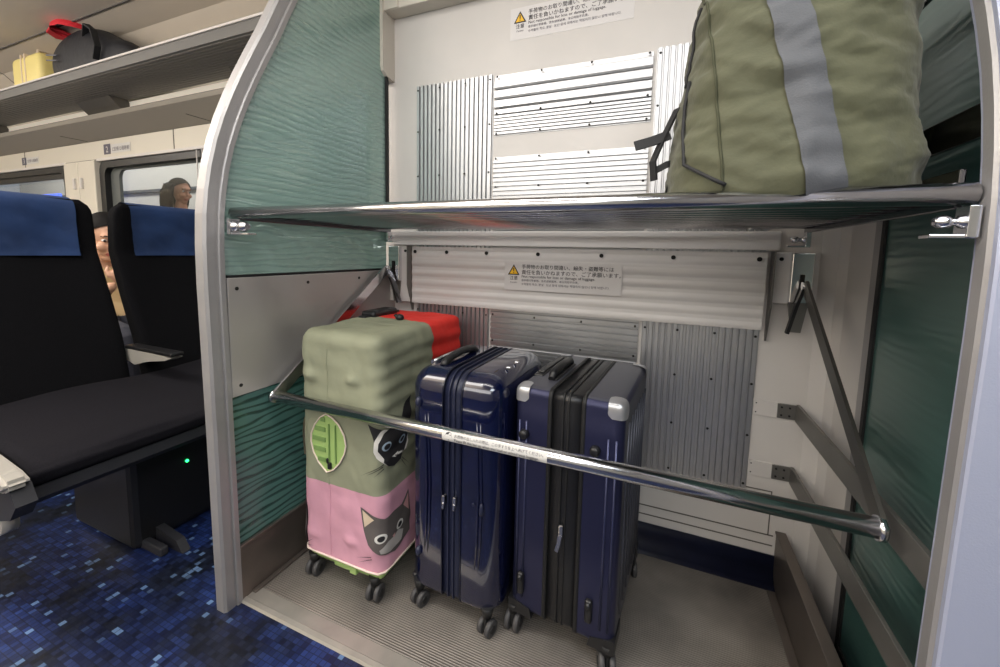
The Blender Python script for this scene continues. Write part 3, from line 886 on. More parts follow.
for s in (.118, .142): box(b, GX0+s, GX0+s+.004, GY0-.009, GY0-.004, xin and .392, .505, .001)
obj('zip_track', b, 'case_green_dark', op)
b = NB(); box(b, GX0+.116, GX0+.128, GY0-.012, GY0-.004, .372, .392, .003); box(b, GX0+.112, GX0+.120, GY0-.012, GY0-.005, .388, .404, .003); obj('zip_puller', b, 'black_plastic', op)
b = NB(); ring_ = [cover_pt(s, z, .0055) for s, z in HOLE]; tube(b, ring_+[ring_[0]], .0022, 8); obj('opening_trim', b, 'piping', op)
# hem piping, bottom of the case below the hem
b = NB(); hem = [(GX0+.004, GY0+.40), (GX0+.002, GY0+.1)]
hp = [V((GX0-.001, 1.2, .10)), V((GX0-.001, .95, .096))]+[cover_pt(s, .093, .001) for s in (0., .02, .06, .12, .18, .25, .28, .30, .33, .4)]+[V((GX1+.001, 1.25, .095))]
tube(b, hp, .0028, 8); obj('hem_piping', b, 'piping', cov)
b = hull_rbox(GX0+.014, GX1-.008, GY0+.008, GY1-.02, .060, .14, .02, 4)
shl = obj('case_bottom', b, 'case_green', case, label='light green bottom of the case below the cover')
b = NB(); box(b, -.80, -.775, GY0+.004, GY0+.02, .060, .088, .003); box(b, -.86, -.80, GY0+.006, GY0+.02, .064, .085, .004); obj('bottom_clip', b, 'case_green', shl)
b = NB()
z0 = GZ1
for s in (-.075, -.02): pass
box(b, -.955, -.895, 1.07, 1.20, z0-.006, z0+.022, .010, 3)
box(b, -.94, -.91, 1.04, 1.23, z0-.004, z0+.010, .005)
obj('top_handle', b, 'black_plastic', case)
b = NB(); ball(b, (-.80, 1.08, z0+.010), .012, (1.3, 1, 1.0), 2); tube(b, [(-.80, 1.08, z0), (-.815, 1.075, z0+.02)], .006, 8); obj('zip_puller', b, 'black_plastic', case)
for x in (-.945-C0.x, -.716-C0.x):
    for y in (.848-C0.y, 1.27-C0.y): caster(case, x, y, .12, top=.07)

# ---- 2: glossy navy shell case --------------------------------------------------------------
nx0, nx1, ny0, ny1, nz0, nz1 = -.146, .132, -.19, .17, .072, .690
navy = thing('navy_suitcase', 'glossy navy blue hard shell suitcase in the middle of the three', 'suitcase', (-.474, 1.062, 0), math.radians(-1.5))
def shell_side(x0, x1, co, no, r=.058):
    b = hull_rbox(x0, x1, ny0, ny1, nz0-.04, nz1, r, 8)
    cut(b, co, no)
    for v in b.verts: v.co.z = max(v.co.z, nz0)
    for v in b.verts:   # gentle belly on the shell, as moulded cases have
        k = math.cos((v.co.z-.38)/.62*PI*.5)
        v.co.y += -.006*max(0, k) if v.co.y < 0 else .004*max(0, k)
    return b
bandx0, bandx1 = -.030, .024
sl = obj('left_shell', shell_side(nx0, nx1, (bandx0, 0, 0), (1, 0, 0)), 'navy_gloss', navy, local=True)
sr = obj('right_shell', shell_side(nx0, nx1, (bandx1, 0, 0), (-1, 0, 0)), 'navy_gloss', navy, local=True)
# zip band: loop that follows the outline in the y-z plane
def loop_yz(inset, r, n=8):
    pts = []
    for cy, cz, a0 in ((ny1-r, nz1-r, 0), (ny0+r, nz1-r, 90), (ny0+r, nz0-.04+r, 180), (ny1-r, nz0-.04+r, 270)):
        for k in range(n+1):
            a = math.radians(a0+90*k/n); pts.append((cy+(r-inset)*math.cos(a), cz+(r-inset)*math.sin(a)))
        if a0 == 90:
            for k in range(1, 10): pts.append((ny0+inset-.0, nz1-r-(nz1-nz0-2*r)*k/10))
    out = []
    for y, z in pts:
        k = math.cos((z-.38)/.62*PI*.5); out.append((y+(-.006*k if y < 0 else .004*k), max(z, nz0)))
    return out
def band(bm, x0, x1, inset, r):
    L_ = loop_yz(inset, r); n = len(L_)
    A = [bm.verts.new((x0, y, z)) for y, z in L_]; B = [bm.verts.new((x1, y, z)) for y, z in L_]
    for k in range(n):
        f = bm.faces.new((A[k], A[(k+1) % n], B[(k+1) % n], B[k])); f.smooth = True
    bm.faces.new(A[::-1]); bm.faces.new(B)
b = NB(); band(b, bandx0-.001, bandx1+.001, .005, .058); zb = obj('zip_band', b, 'navy_zip', navy, local=True)
for x, w in ((-.031, .003), (-.012, .0035), (.004, .0035), (.025, .003)):
    b = NB(); band(b, x-w/2, x+w/2, -.0022, .058); obj('zip_piping', b, 'navy_groove' if abs(x) > .02 else 'navy_zip', zb, local=True)
for x, z in ((-.022, .352), (.011, .356)):
    b = NB(); box(b, x-.0045, x+.0045, ny0-.016, ny0-.004, z-.012, z+.014, .002); box(b, x-.003, x+.003, ny0-.018, ny0-.012, z-.022, z-.006, .001); obj('zip_puller', b, 'silver', zb, local=True)
# moulded grooves and feet
for par, s, gx in ((sl, -1, -.078), (sr, 1, .066)):
    b = NB()
    pts = [(gx, ny0-.001, .60), (gx+.006, ny0-.0055, .5), (gx+.010, ny0-.007, .38), (gx+.007, ny0-.006, .26), (gx, ny0-.0015, .17)]
    tube(b, pts, .0028, 8); tube(b, [(p[0]+.016*s*.6, p[1], p[2]) for p in pts], .0025, 8)
    obj('moulded_ridge', b, 'navy_gloss', par, local=True)
    for z in ((.60, .175) if s < 0 else ()):
        b = NB(); fx = -.106
        ball(b, (fx, ny0-.004, z), .011, (.8, .9, 1.3), 2); obj('side_foot', b, 'navy_zip', par, local=True)
b = NB(); ball(b, (.086, ny0-.007, .352), .008, (.8, .8, 2.4), 2); ball(b, (.062, ny0-.006, .36), .004, (1, 1, 1), 2); obj('lock_tab', b, 'navy_zip', sr, local=True)
for par, x in ((sl, -.112), (sr, .085)):
    b = NB(); box(b, x-.03, x+.03, ny0+.01, ny0+.07, nz0-.002, nz0+.014, .008, 3); obj('corner_base', b, 'black_plastic', par, local=True)
    for (y, z, w) in ((-.08, nz1+.001, .008), (-.02, nz1+.001, .008)):
        b = NB(); box(b, x+.01, x+.022, y, y+.01, z-.002, z+.0015, .001); obj('rivet', b, 'silver', par, local=True)
b = NB()   # top carry handle: arched grip
tube(b, [(-.068, -.135, nz1-.004), (-.068, -.12, nz1+.005), (-.068, -.08, nz1+.014), (-.068, -.02, nz1+.016), (-.068, .03, nz1+.012), (-.068, .06, nz1-.002)], [.010, .012, .011, .011, .012, .010], 12)
obj('carry_handle', b, 'black_plastic', navy, local=True)
b = NB(); box(b, -.11, -.098, -.12, .02, nz1-.004, nz1+.006, .003); tube(b, [(-.104, -.13, nz1+.002), (-.104, .03, nz1+.004)], .007, 10); obj('telescopic_handle', b, 'silver', navy, local=True)
for x in (-.112, .099):
    for y in (-.178, .13): caster(navy, x, y, -.25 if y < 0 else .1, r=.022, top=.076)

# ---- 3: dark blue case with silver corner guards -----------------------------------------------
bx0, bx1, by0, by1, bz0, bz1 = -.134, .134, -.18, .19, .068, .672
dark = thing('dark_suitcase', 'matte dark blue suitcase with silver corner guards, rightmost of the three', 'suitcase', (-.182, 1.082, 0), math.radians(-4.5))
c0, c1 = -.044, .044
def dshell(co, no):
    b = hull_rbox(bx0, bx1, by0, by1, bz0, bz1, .022, 5); cut(b, co, no)
    b.normal_update()
    for f in b.faces:
        n = f.normal; c = f.calc_center_median()
        f.material_index = 1 if n.z > .75 else (2 if abs(n.x) > .9 else 0)
    return b
dl = obj('left_shell', dshell((c0, 0, 0), (1, 0, 0)), ['navy_brushed', 'grey_brushed', 'grey_brushed'], dark, local=True)
dr = obj('right_shell', dshell((c1, 0, 0), (-1, 0, 0)), ['navy_brushed', 'grey_brushed', 'grey_brushed'], dark, local=True)
def dband(bm, x0, x1, out):
    r = .022; pts = []
    for cy, cz, a0 in ((by1-r, bz1-r, 0), (by0+r, bz1-r, 90), (by0+r, bz0+r, 180), (by1-r, bz0+r, 270)):
        for k in range(7):
            a = math.radians(a0+15*k); pts.append((cy+(r+out)*math.cos(a), cz+(r+out)*math.sin(a)))
    A = [bm.verts.new((x0, y, z)) for y, z in pts]; B = [bm.verts.new((x1, y, z)) for y, z in pts]; n = len(pts)
    for k in range(n):
        f = bm.faces.new((A[k], A[(k+1) % n], B[(k+1) % n], B[k])); f.smooth = True
    bm.faces.new(A[::-1]); bm.faces.new(B)
b = NB(); dband(b, c0-.001, c1+.001, -.004); dz = obj('zip_gusset', b, 'black_plastic', dark, local=True)
for x, w, o in ((c0+.003, .010, .001), (-.009, .005, -.001), (.005, .005, -.001), (c1-.003, .010, .001)):
    b = NB(); dband(b, x-w/2, x+w/2, o); obj('zip_piping', b, 'black_rubber', dz, local=True)
b = NB(); box(b, -.006, .004, by0-.009, by0-.002, .318, .348, .002)
strap(b, [(-.002, by0-.008, .322), (-.004, by0-.012, .300), (-.009, by0-.013, .282)], .009, .003, (1, 0, 0)); obj('zip_puller', b, 'silver', dz, local=True)
for par, s in ((dl, -1), (dr, 1)):
    xe = bx0 if s < 0 else bx1
    # bright edge strips on the front corner
    for o in (.016, .034):
        b = NB(); tube(b, [(xe-s*o, by0-.0008, .115), (xe-s*o, by0-.0008, .585)], .0028, 8); obj('edge_strip', b, 'navy_stripe', par, local=True)
    # silver corner guards at the top
    for yy in (by0, by1):
        q = -1 if yy == by0 else 1
        b = NB()
        def cg(u, v, xe=xe, s=s, yy=yy, q=q):
            a, c = u*2-1, v*2-1                   # shield wrapped over the rounded corner
            ln = math.hypot(a, c) or 1; k = max(abs(a), abs(c)); a, c = a/ln*k, c/ln*k
            th = -PI/4+ (PI/4)*0; 
            n = V((s, q, 1)).normalized(); e1 = V((s, -q, 0)).normalized(); e2 = n.cross(e1)*(1 if s*q < 0 else -1)
            rad = .036
            d = n+e1*a*1.02+e2*c*1.02
            # lay it on the box corner: project direction to a superellipsoid
            d = V((max(d.x*s, .0), max(d.y*q, .0), max(d.z, .0)))
            m = (d.x**5+d.y**5+d.z**5)**.2
            d = d/m*.0402
            cc = V((xe-s*.0385, yy-q*.0385, bz1-.0385))
            return cc+V((d.x*s, d.y*q, d.z))
        grid(b, 13, 13, cg)
        obj('corner_guard', b, 'silver_guard', par, local=True)
    # feet on the front
    fx = -.104 if s < 0 else .072
    b = NB(); disc(b, (fx, by0+.002, .553), (0, -1, 0), .012, .014, 14, dome=False); ball(b, (fx, by0-.012, .553), .012, (1, .5, 1), 2); obj('side_foot', b, 'black_plastic', par, local=True)
    b = NB(); box(b, fx-.008, fx+.010, by0-.012, by0+.004, .125, .185, .007, 3); ball(b, (fx+.001, by0-.010, .172), .010, (.8, .8, 1), 2); obj('side_foot', b, 'black_plastic', par, local=True)
    # black base corners
    for yy in (by0, by1):
        q = -1 if yy == by0 else 1
        b = NB(); y0_, y1_ = sorted((yy+q*.003, yy-q*.07))
        poly = [(xe+s*.003, bz0-.004), (xe-s*.062, bz0-.004), (xe-s*.056, bz0+.02), (xe-s*.03, bz0+.027), (xe+s*.003, bz0+.032)]
        prism(b, poly, 'y', y0_, y1_); obj('base_corner', b, 'black_plastic', par, local=True)
# grooves on the broad right face
b = NB()
for i in range(7):
    y = by0+.05+i*.045
    tube(b, [(bx1+.0005, y, .13), (bx1+.0015, y+.012*math.sin(i), .30), (bx1+.0015, y-.012, .45), (bx1+.0005, y+.01, .61)], .0035, 8)
obj('moulded_ridge', b, 'grey_brushed', dr, local=True)
# top: telescopic handle tray and carry handle
b = NB(); box(b, -.125, -.098, -.08, .14, bz1-.006, bz1+.003, .003); box(b, -.121, -.102, -.06, .12, bz1+.001, bz1+.008, .003)
obj('telescopic_handle', b, 'black_plastic', dark, local=True)
b = NB(); box(b, -.078, -.052, -.10, .07, bz1-.002, bz1+.006, .004)
tube(b, [(-.066, -.105, bz1+.004), (-.066, -.085, bz1+.017), (-.066, -.02, bz1+.02), (-.066, .05, bz1+.017), (-.066, .07, bz1+.004)], [.009, .0115, .012, .0115, .009], 10)
obj('carry_handle', b, 'black_plastic', dark, local=True)
for x in (-.126, .118):
    for y in (-.168, .165): caster(dark, x, y, .0 if x < 0 else .35, r=.026, top=.074)

# ================================================================== OLIVE BAG ON THE SHELF
ZS = ZT+.0125
bag = thing('olive_bag', 'large olive green nylon bag with a grey strap lying on the chrome shelf', 'bag', (.16, .95, ZS))
BH = .50
def bag_pt(u, t, off=0.):
    """u = angle round, t = 0 base .. 1 crown"""
    a = 2*PI*u
    z = t*BH
    prof = (1-max(0, (t-.55)/.45)**2.6)**.5 if t < 1 else 0.
    low = 1-.05*max(0, (.07-t)/.07)**2
    kx = .192*(1-.19*min(t/.75, 1.2)**1.1)*prof*low; ky = .252*(1-.1*t)*prof*low
    cx = .176+.006*t; cy = .938+.035*t
    n = 3.1
    ca, sa = math.cos(a), math.sin(a)
    r = (abs(ca)**n+abs(sa)**n)**(-1/n)
    x = cx+kx*r*ca; y = cy+ky*r*sa
    # one back corner pulled out to the right, as the bag slumps
    y += .05*max(0, ca)*(1-t)*(1 if sa < 0 else .3)
    x += .012*max(0, ca)*math.exp(-t*9)
    p = V((x, y, ZS+z))
    p.z -= .016*max(0, -sa)**1.5*max(0, 1-t*6)*max(0, min(1, (.715-y)/.02))
    nn = V((ca, sa, .15)).normalized()
    fold = .007*noise.noise(V((x*5, y*5, z*22)))+.006*noise.noise(V((x*14+3, y*14, z*40+x*10)))-.008*abs(noise.noise(V((x*8-z*6, y*9, z*24+x*9))))-.004*abs(noise.noise(V((x*20, y*20, z*50-x*14))))
    # gathered hem along the bottom
    fold += .003*math.exp(-t*14)*math.sin(a*26)
    return p+nn*(off+fold*min(1, t*12+.2))
b = NB()
def bag_uv(i, j): return bag_pt(i, j)
grid(b, 180, 130, lambda i, j: bag_pt(i, min(j, .9995)), closeu=True)
bt = NB()
base = [b.verts[k] for k in []]
obj_b = None
b.verts.ensure_lookup_table()
f = b.faces.new([b.verts[k] for k in range(179, -1, -1)])
bb = obj('bag_body', b, 'olive', bag)
def u_for(xs, t):
    """angle on the front half whose x is xs"""
    lo, hi = .5, 1.0
    for _ in range(40):
        m = (lo+hi)/2
        if bag_pt(m, t).x < xs: lo = m
        else: hi = m
    return (lo+hi)/2
b = NB()
ts = [i/60*.98 for i in range(61)]
def strap_pt(i, j):
    t = j*.97+.004
    xc = .202-.066*min(t/.58, 1.6)
    w = .05 if t < .9 else .045
    return bag_pt(u_for(xc+(i-.5)*w, t), t, .0035)
grid(b, 9, 90, strap_pt)
obj('grey_strap', b, 'strap_grey', bb)
# side seams
for (xa, xb_) in ((.075, .042),):
    b = NB(); pts = [bag_pt(u_for(xa+(xb_-xa)*t/.6, t), t, .0012) for t in [.01+i*.016 for i in range(46)]]
    tube(b, pts, .0022, 6); obj('seam', b, 'olive_seam', bb)
b = NB(); pts = [bag_pt(.955-.02*t, t, .0012) for t in [.01+i*.016 for i in range(52)]]; tube(b, pts, .0025, 6); obj('seam', b, 'olive_seam', bb)
# pulled drawcord and short black straps on the left end
b = NB(); tube(b, [bag_pt(.60, .40, .004), bag_pt(.597, .32, .005), bag_pt(.605, .22, .006), bag_pt(.62, .10, .006), bag_pt(.655, .045, .006), bag_pt(.67, .03, .004)], .003, 8); obj('drawcord', b, 'strap_black', bb)
b = NB(); tube(b, [bag_pt(.585, .40+.012*i, .003) if i < 20 else bag_pt(.585, .40+.012*i, .003) for i in range(24)], .0028, 6); obj('side_zip', b, 'strap_black', bb)
P0 = bag_pt(.555, .36, .004)
b = NB(); strap(b, [P0, P0+V((-.022, -.012, -.055)), P0+V((-.038, -.018, -.10)), P0+V((-.034, -.016, -.135))], .018, .004, (.6, -.8, .1))
obj('compression_strap', b, 'strap_black', bag)
b = NB(); strap(b, [P0+V((-.010, -.012, -.05)), P0+V((-.042, -.020, -.062)), P0+V((-.072, -.026, -.070))], .018, .004, (0, .15, 1))
obj('compression_strap', b, 'strap_black', bag)
b = NB(); strap(b, [P0+V((-.036, -.016, -.118)), P0+V((-.012, -.012, -.105)), P0+V((.012, .0, -.10))], .012, .004, (0, .2, 1)); obj('compression_strap', b, 'strap_black', bag)
b = NB(); q = P0+V((-.012, -.018, -.168)); tube(b, [q+V((.012, .0, .07)), q+V((.004, 0, .03)), q], .0018, 6); ball(b, q, .007, (1, 1, 1.2), 2); obj('cord_toggle', b, 'strap_black', bag)

# ================================================================== SEATS
def seat_back_parts(root, y0, y1):
    """reclined backrest with side wings, its headrest cover; local frame: x=0 at the crease, +x = front"""
    def P(x, y, z): return V((x, y, z))
    lean = lambda z: -.20*max(0, min(z, .97)-.46)/.51
    # profile by height: half-depth of wings and thickness
    b = NB()
    def back(u, v):
        # closed loop round the backrest in plan, lofted in z
        z = .40+(1.165-.40)*v
        zz = z
        edge = 1.0 if v < .93 else math.sqrt(max(0, 1-((v-.93)/.075)**2))
        w = (y1-y0)/2*(.96+.04*math.sin(v*PI))*(.80+.2*edge); c = (y0+y1)/2
        th = .055*(1.15-.3*v)*(.45+.55*edge)
        a = 2*PI*u; n = 5.
        ca, sa = math.cos(a), math.sin(a)
        r = (abs(ca)**n+abs(sa)**n)**(-1/n)
        xo = th*r*ca; yo = w*r*sa
        hug = .035*(abs(yo)/w)**4*(1 if v > .3 else v/.3)        # side bolsters curve forward
        return P(lean(zz)-.05+xo+hug, c+yo, zz)
    vs = grid(b, 48, 40, back, closeu=True)
    b.faces.new(vs[-1]); b.faces.new(vs[0][::-1])
    bk = obj('backrest', b, 'seat_black', root, local=True)
    # headrest cover: sheet over the front and top
    b = NB(); m0, m1 = y0+.062, y1-.062
    def cover(u, v):
        y = m0+(m1-m0)*u; w = (y1-y0)/2; yo = abs(y-(y0+y1)/2)
        hug = .035*(yo/w)**4
        if v < .82:
            z = .952+(1.160-.952)*(v/.82)**.9
            vv = (z-.40)/.765
            edge = 1.0 if vv < .93 else math.sqrt(max(.02, 1-((vv-.93)/.075)**2))
            x = lean(z)-.05+.055*(1.15-.3*vv)*(.45+.55*edge)+hug+.006
            x += (.010*noise.noise(V((y*16+z*16, z*7-y*5, y0)))+.003*noise.noise(V((y*9, z*14, y0))))*min(1, (1.16-z)*12)+.004
            return P(x, y, z)
        k = (v-.82)/.18
        return P(lean(1.16)-.05+.03+hug*.6-.085*k, y, 1.168+.008*math.sin(k*PI)-.03*max(0, k-.6))
    grid(b, 24, 30, cover)
    obj('headrest_cover', b, 'headrest_blue', bk, local=True)
def make_seats(label, loc):
    t = thing('double_seat', label, 'seat', loc)
    # local y runs 0 (aisle) .. 1.03 (window)
    seat_back_parts(t, .0, .497); seat_back_parts(t, .545, 1.035)
    b = NB()
    def cush(u, v):
        # v front-to-back loop, u across
        y = .05+.985*u
        prof = [(.0, .36), (.0, .455), (.02, .497), (.10, .492), (.25, .478), (.40, .462), (.478, .447), (.50, .430), (.497, .405), (.47, .385), (.2, .36)]
        k = v*(len(prof)-1); i = min(int(k), len(prof)-2); f_ = k-i
        x = prof[i][0]*(1-f_)+prof[i+1][0]*f_; z = prof[i][1]*(1-f_)+prof[i+1][1]*f_
        dip = -.010*math.cos(2*PI*2*u)*(1 if .02 < x < .49 and z > .42 else 0)
        return V((x, y, z+dip*.6))
    vs = grid(b, 30, 45, cush)
    b.faces.new([r[0] for r in vs]); b.faces.new([r[-1] for r in vs][::-1])
    obj('seat_cushion', b, 'seat_cushion', t, local=True)
    b = NB(); prism(b, [(.02, .40), (.488, .395), (.492, .365), (.47, .345), (.02, .33)], 'y', .04, 1.03); obj('seat_pan', b, 'seat_plastic', t, local=True)
    b = NB(); box(b, -.02, .36, .30, .94, .0, .335, .02); box(b, -.1, .30, .93, 1.0, .02, .33, .02); obj('pedestal', b, 'black_plastic', t, local=True)
    b = NB(); box(b, .10, .46, .32, .345, .0, .03, .006); prism(b, [(.28, .0), (.50, .0), (.47, .035), (.30, .06)], 'y', .36, .385); obj('foot_rail', b, 'seat_plastic', t, local=True)
    b = NB(); disc(b, (.36, .465, .235), (1, 0, 0), .005, .004, 10); obj('indicator_light', b, 'led', t, local=True, label='small green indicator light')
    # aisle end: rounded cap and panel below
    b = NB(); prism(b, [(-.12, .42), (.42, .420), (.54, .427), (.572, .444), (.568, .460), (.53, .472), (.42, .479), (-.10, .49)], 'y', -.012, .03)
    bmesh.ops.bevel(b, geom=b.edges[:], offset=.008, segments=2, affect='EDGES'); e = obj('aisle_armrest', b, 'seat_silver', t, local=True)
    b = NB(); prism(b, [(-.1, .44), (.55, .44), (.575, .40), (.54, .36), (.44, .33), (.30, .31), (-.1, .31)], 'y', .0, .036); obj('side_panel', b, 'seat_plastic', e, local=True)
    b = NB(); tube(b, [(.44, .004, .325), (.44, .034, .325)], .035, 18); obj('recline_knob', b, 'seat_silver', e, local=True)
    b = NB(); box(b, -.02, .06, .0, .03, .0, .32, .01); obj('leg', b, 'black_plastic', t, local=True)
    # middle armrest: pale wedge with a dark pad
    b = NB(); prism(b, [(-.06, .545), (-.06, .60), (.20, .585), (.235, .583), (.20, .570), (.08, .552), (.0, .530)], 'y', .500, .542)
    m_ = obj('middle_armrest', b, 'seat_silver', t, local=True)
    b = NB(); box(b, -.06, .24, .498, .544, .588, .602, .005); obj('arm_pad', b, 'black_plastic', m_, local=True)
    return t
seats = make_seats('pair of black train seats with blue headrest covers, nearest the glass partition', (-1.90, .372, 0))
s2 = copy_tree(seats); s2.location = (-2.95, .372, 0); s2['label'] = 'pair of black train seats in the row behind, mostly hidden by the front seats'

# ================================================================== OVERHEAD RACK AND ITS BAGS
rk = thing('overhead_rack', 'long grey ribbed overhead luggage rack above the window seats', 'rack', (-4.2, 1.45, 1.93))
b = NB(); prism(b, [(1.305, 2.0), (1.30, 1.99), (1.30, 1.945), (1.31, 1.943), (1.31, 1.99)], 'x', -7.4, -1.12); obj('front_lip', b, 'rack_lip_grey', rk)
b = NB(); prism(b, [(1.297, 2.008), (1.297, 1.998), (1.312, 1.998), (1.312, 2.008)], 'x', -7.4, -1.12); obj('lip_edge', b, 'rack_lip', rk)
b = NB()
A, B = [], []; nn_ = 15
for i in range(nn_):
    y = 1.31+.28*i/(nn_-1); z = 1.945+.004*i/nn_
    for dy, dz in ((0, 0), (.004, -.004), (.011, -.004), (.015, 0)):
        A.append(b.verts.new((-7.4, y+dy, z+dz))); B.append(b.verts.new((-1.12, y+dy, z+dz)))
for k in range(len(A)-1): b.faces.new((A[k], B[k], B[k+1], A[k+1]))
box(b, -7.4, -1.12, 1.31, 1.605, 1.952, 1.962)
obj('ribbed_shelf', b, 'rack_grey', rk)
for x in (-5.3, -3.55, -2.0):
    b = NB(); prism(b, [(1.50, 1.945), (1.60, 1.945), (1.648, 1.86), (1.60, 1.845), (1.54, 1.90)], 'x', x-.2, x+.2); obj('rack_bracket', b, 'seam', rk)
b = NB(); box(b, -7.4, -1.12, 1.61, 1.648, 1.86, 1.94, .004); obj('lit_wall_strip', b, 'glow_white', rk)  # plain white wall behind the rack, made to glow slightly

# yellow case
yc = thing('yellow_suitcase', 'pale yellow suitcase lying on the overhead rack', 'suitcase', (-3.86, 1.43, 1.963))
b = hull_rbox(-4.10, -3.73, 1.33, 1.56, 1.964, 2.205, .035, 4); obj('shell', b, 'yellow_case', yc)
b = NB(); 
for x in (-3.95, -3.90): box(b, x-.006, x+.006, 1.326, 1.563, 1.962, 2.208, .003)
obj('zip_band', b, 'cat_beige', yc)
b = NB(); tube(b, [(-3.80, 1.36, 2.19), (-3.80, 1.36, 2.222), (-3.80, 1.46, 2.222), (-3.80, 1.46, 2.19)], .01, 8); obj('handle', b, 'cat_beige', yc)
# black backpack
bp = thing('black_backpack', 'black backpack with grey stitching lying on the overhead rack', 'backpack', (-3.3, 1.44, 1.962))
b = NB()
def pack(u, v):
    a = 2*PI*u; ph = PI*(v-.5)
    n = 2.6
    def sp(c): return math.copysign(abs(c)**(2/n), c)
    ln = sp(math.cos(ph)*math.cos(a)); wy = sp(math.cos(ph)*math.sin(a)); hz = sp(math.sin(ph))
    k = (ln+1)/2
    h = .085+.072*math.sin(min(1, .22+k*.95)*PI*.82)-.03*max(0, k-.6)*2
    p = V((-3.27+.43*ln, 1.435+.115*wy*(1-.15*k), 1.968+h+h*hz))
    return p+V((0, 0, .012*noise.noise(p*7)))
grid(b, 48, 28, pack, closeu=True); bmesh.ops.remove_doubles(b, verts=b.verts[:], dist=1e-4)
pk = obj('pack_body', b, 'bag_black', bp)
b = NB()
for i in range(2):
    pts = [pack(.70+.02*k, .55+.07*i) + V((0, -.006, 0)) for k in range(6)]
    pts = [V((-3.58+.024*k-.0*i, 1.315, 2.11+.03*i-.004*k)) for k in range(6)]
    tube(b, pts, .004, 6)
obj('reflective_stitching', b, 'bag_grey_line', pk)
b = NB(); strap(b, [(-3.20, 1.345, 2.20), (-3.12, 1.32, 2.235), (-3.04, 1.315, 2.19), (-3.02, 1.32, 2.10), (-3.06, 1.325, 2.04)], .03, .008, (0, 1, .2)); obj('shoulder_strap', b, 'strap_black', pk)
# red cap
rc_ = thing('red_cap', 'red cloth cap lying on top of the black backpack', 'cap', (-3.44, 1.42, 2.33))
b = NB()
def cap(u, v):
    a = 2*PI*u; r = math.sin(v*PI*.5); p = V((.11*r*math.cos(a), .09*r*math.sin(a), .075*math.cos(v*PI*.5)))
    p.z += .008*noise.noise(p*20)
    return V((-3.40, 1.37, 2.262))+p
grid(b, 28, 12, lambda i, j: cap(i, max(j, .02)), closeu=True); cc = obj('crown', b, 'cloth_red', rc_)
b = NB(); prism(b, [(-3.50, 1.35), (-3.50, 1.50), (-3.60, 1.49), (-3.65, 1.43), (-3.60, 1.37)], 'z', 2.292, 2.302)
for v in b.verts: v.co += V((.03, -.05, -.02))
obj('visor', b, 'cloth_red', rc_)

# seat number stickers on the cover strip
def seat_sign(label, x, num, s, txt):
    t = thing('seat_sign', label, 'sign', (x, YW-.014, 1.655))
    y = YW-.0135
    b = NB(); box(b, x, x+.085*s, y-.001, y, 1.632, 1.632+.07*s); q = obj('number_tile', b, 'ink_soft', t)
    obj('numeral', text_w(num, .028*s, lambda a, c: V((x+.028*s+a, y-.002, 1.645+c)), None), 'sticker_white', q)
    b = NB(); box(b, x+.09*s, x+.33*s, y-.0008, y, 1.635, 1.635+.06*s); q = obj('text_tile', b, 'sticker_white', t)
    obj('lettering', text_w(txt, .21*s, lambda a, c: V((x+.105*s+a, y-.0016, 1.65+c)), None), 'ink_soft', q)
seat_sign('small seat number plate marked 2 above the gap between the windows', -3.76, '2', 1., 'C窓側 D通路側')
seat_sign('small seat number plate marked 3 above the far left window', -5.0, '3', .85, 'C窓側 D通路側')

# ================================================================== PEOPLE
def evaluated(o):
    dg = bpy.context.evaluated_depsgraph_get(); dg.update()
    return bpy.data.meshes.new_from_object(o.evaluated_get(dg))

def skin_mesh(joints, edges, radii, root):
    me = bpy.data.meshes.new('sk'); me.from_pydata([V(j) for j in joints], edges, []); me.update()
    o = bpy.data.objects.new('sk', me); COL.objects.link(o)
    md = o.modifiers.new('s', 'SKIN'); md.use_smooth_shade = True
    ss = o.modifiers.new('u', 'SUBSURF'); ss.levels = 1
    for i, r in enumerate(radii):
        sv = me.skin_vertices[0].data[i]; sv.radius = (r, r) if not isinstance(r, tuple) else r; sv.use_root = (i == root)
    m = evaluated(o); bpy.data.objects.remove(o); return m

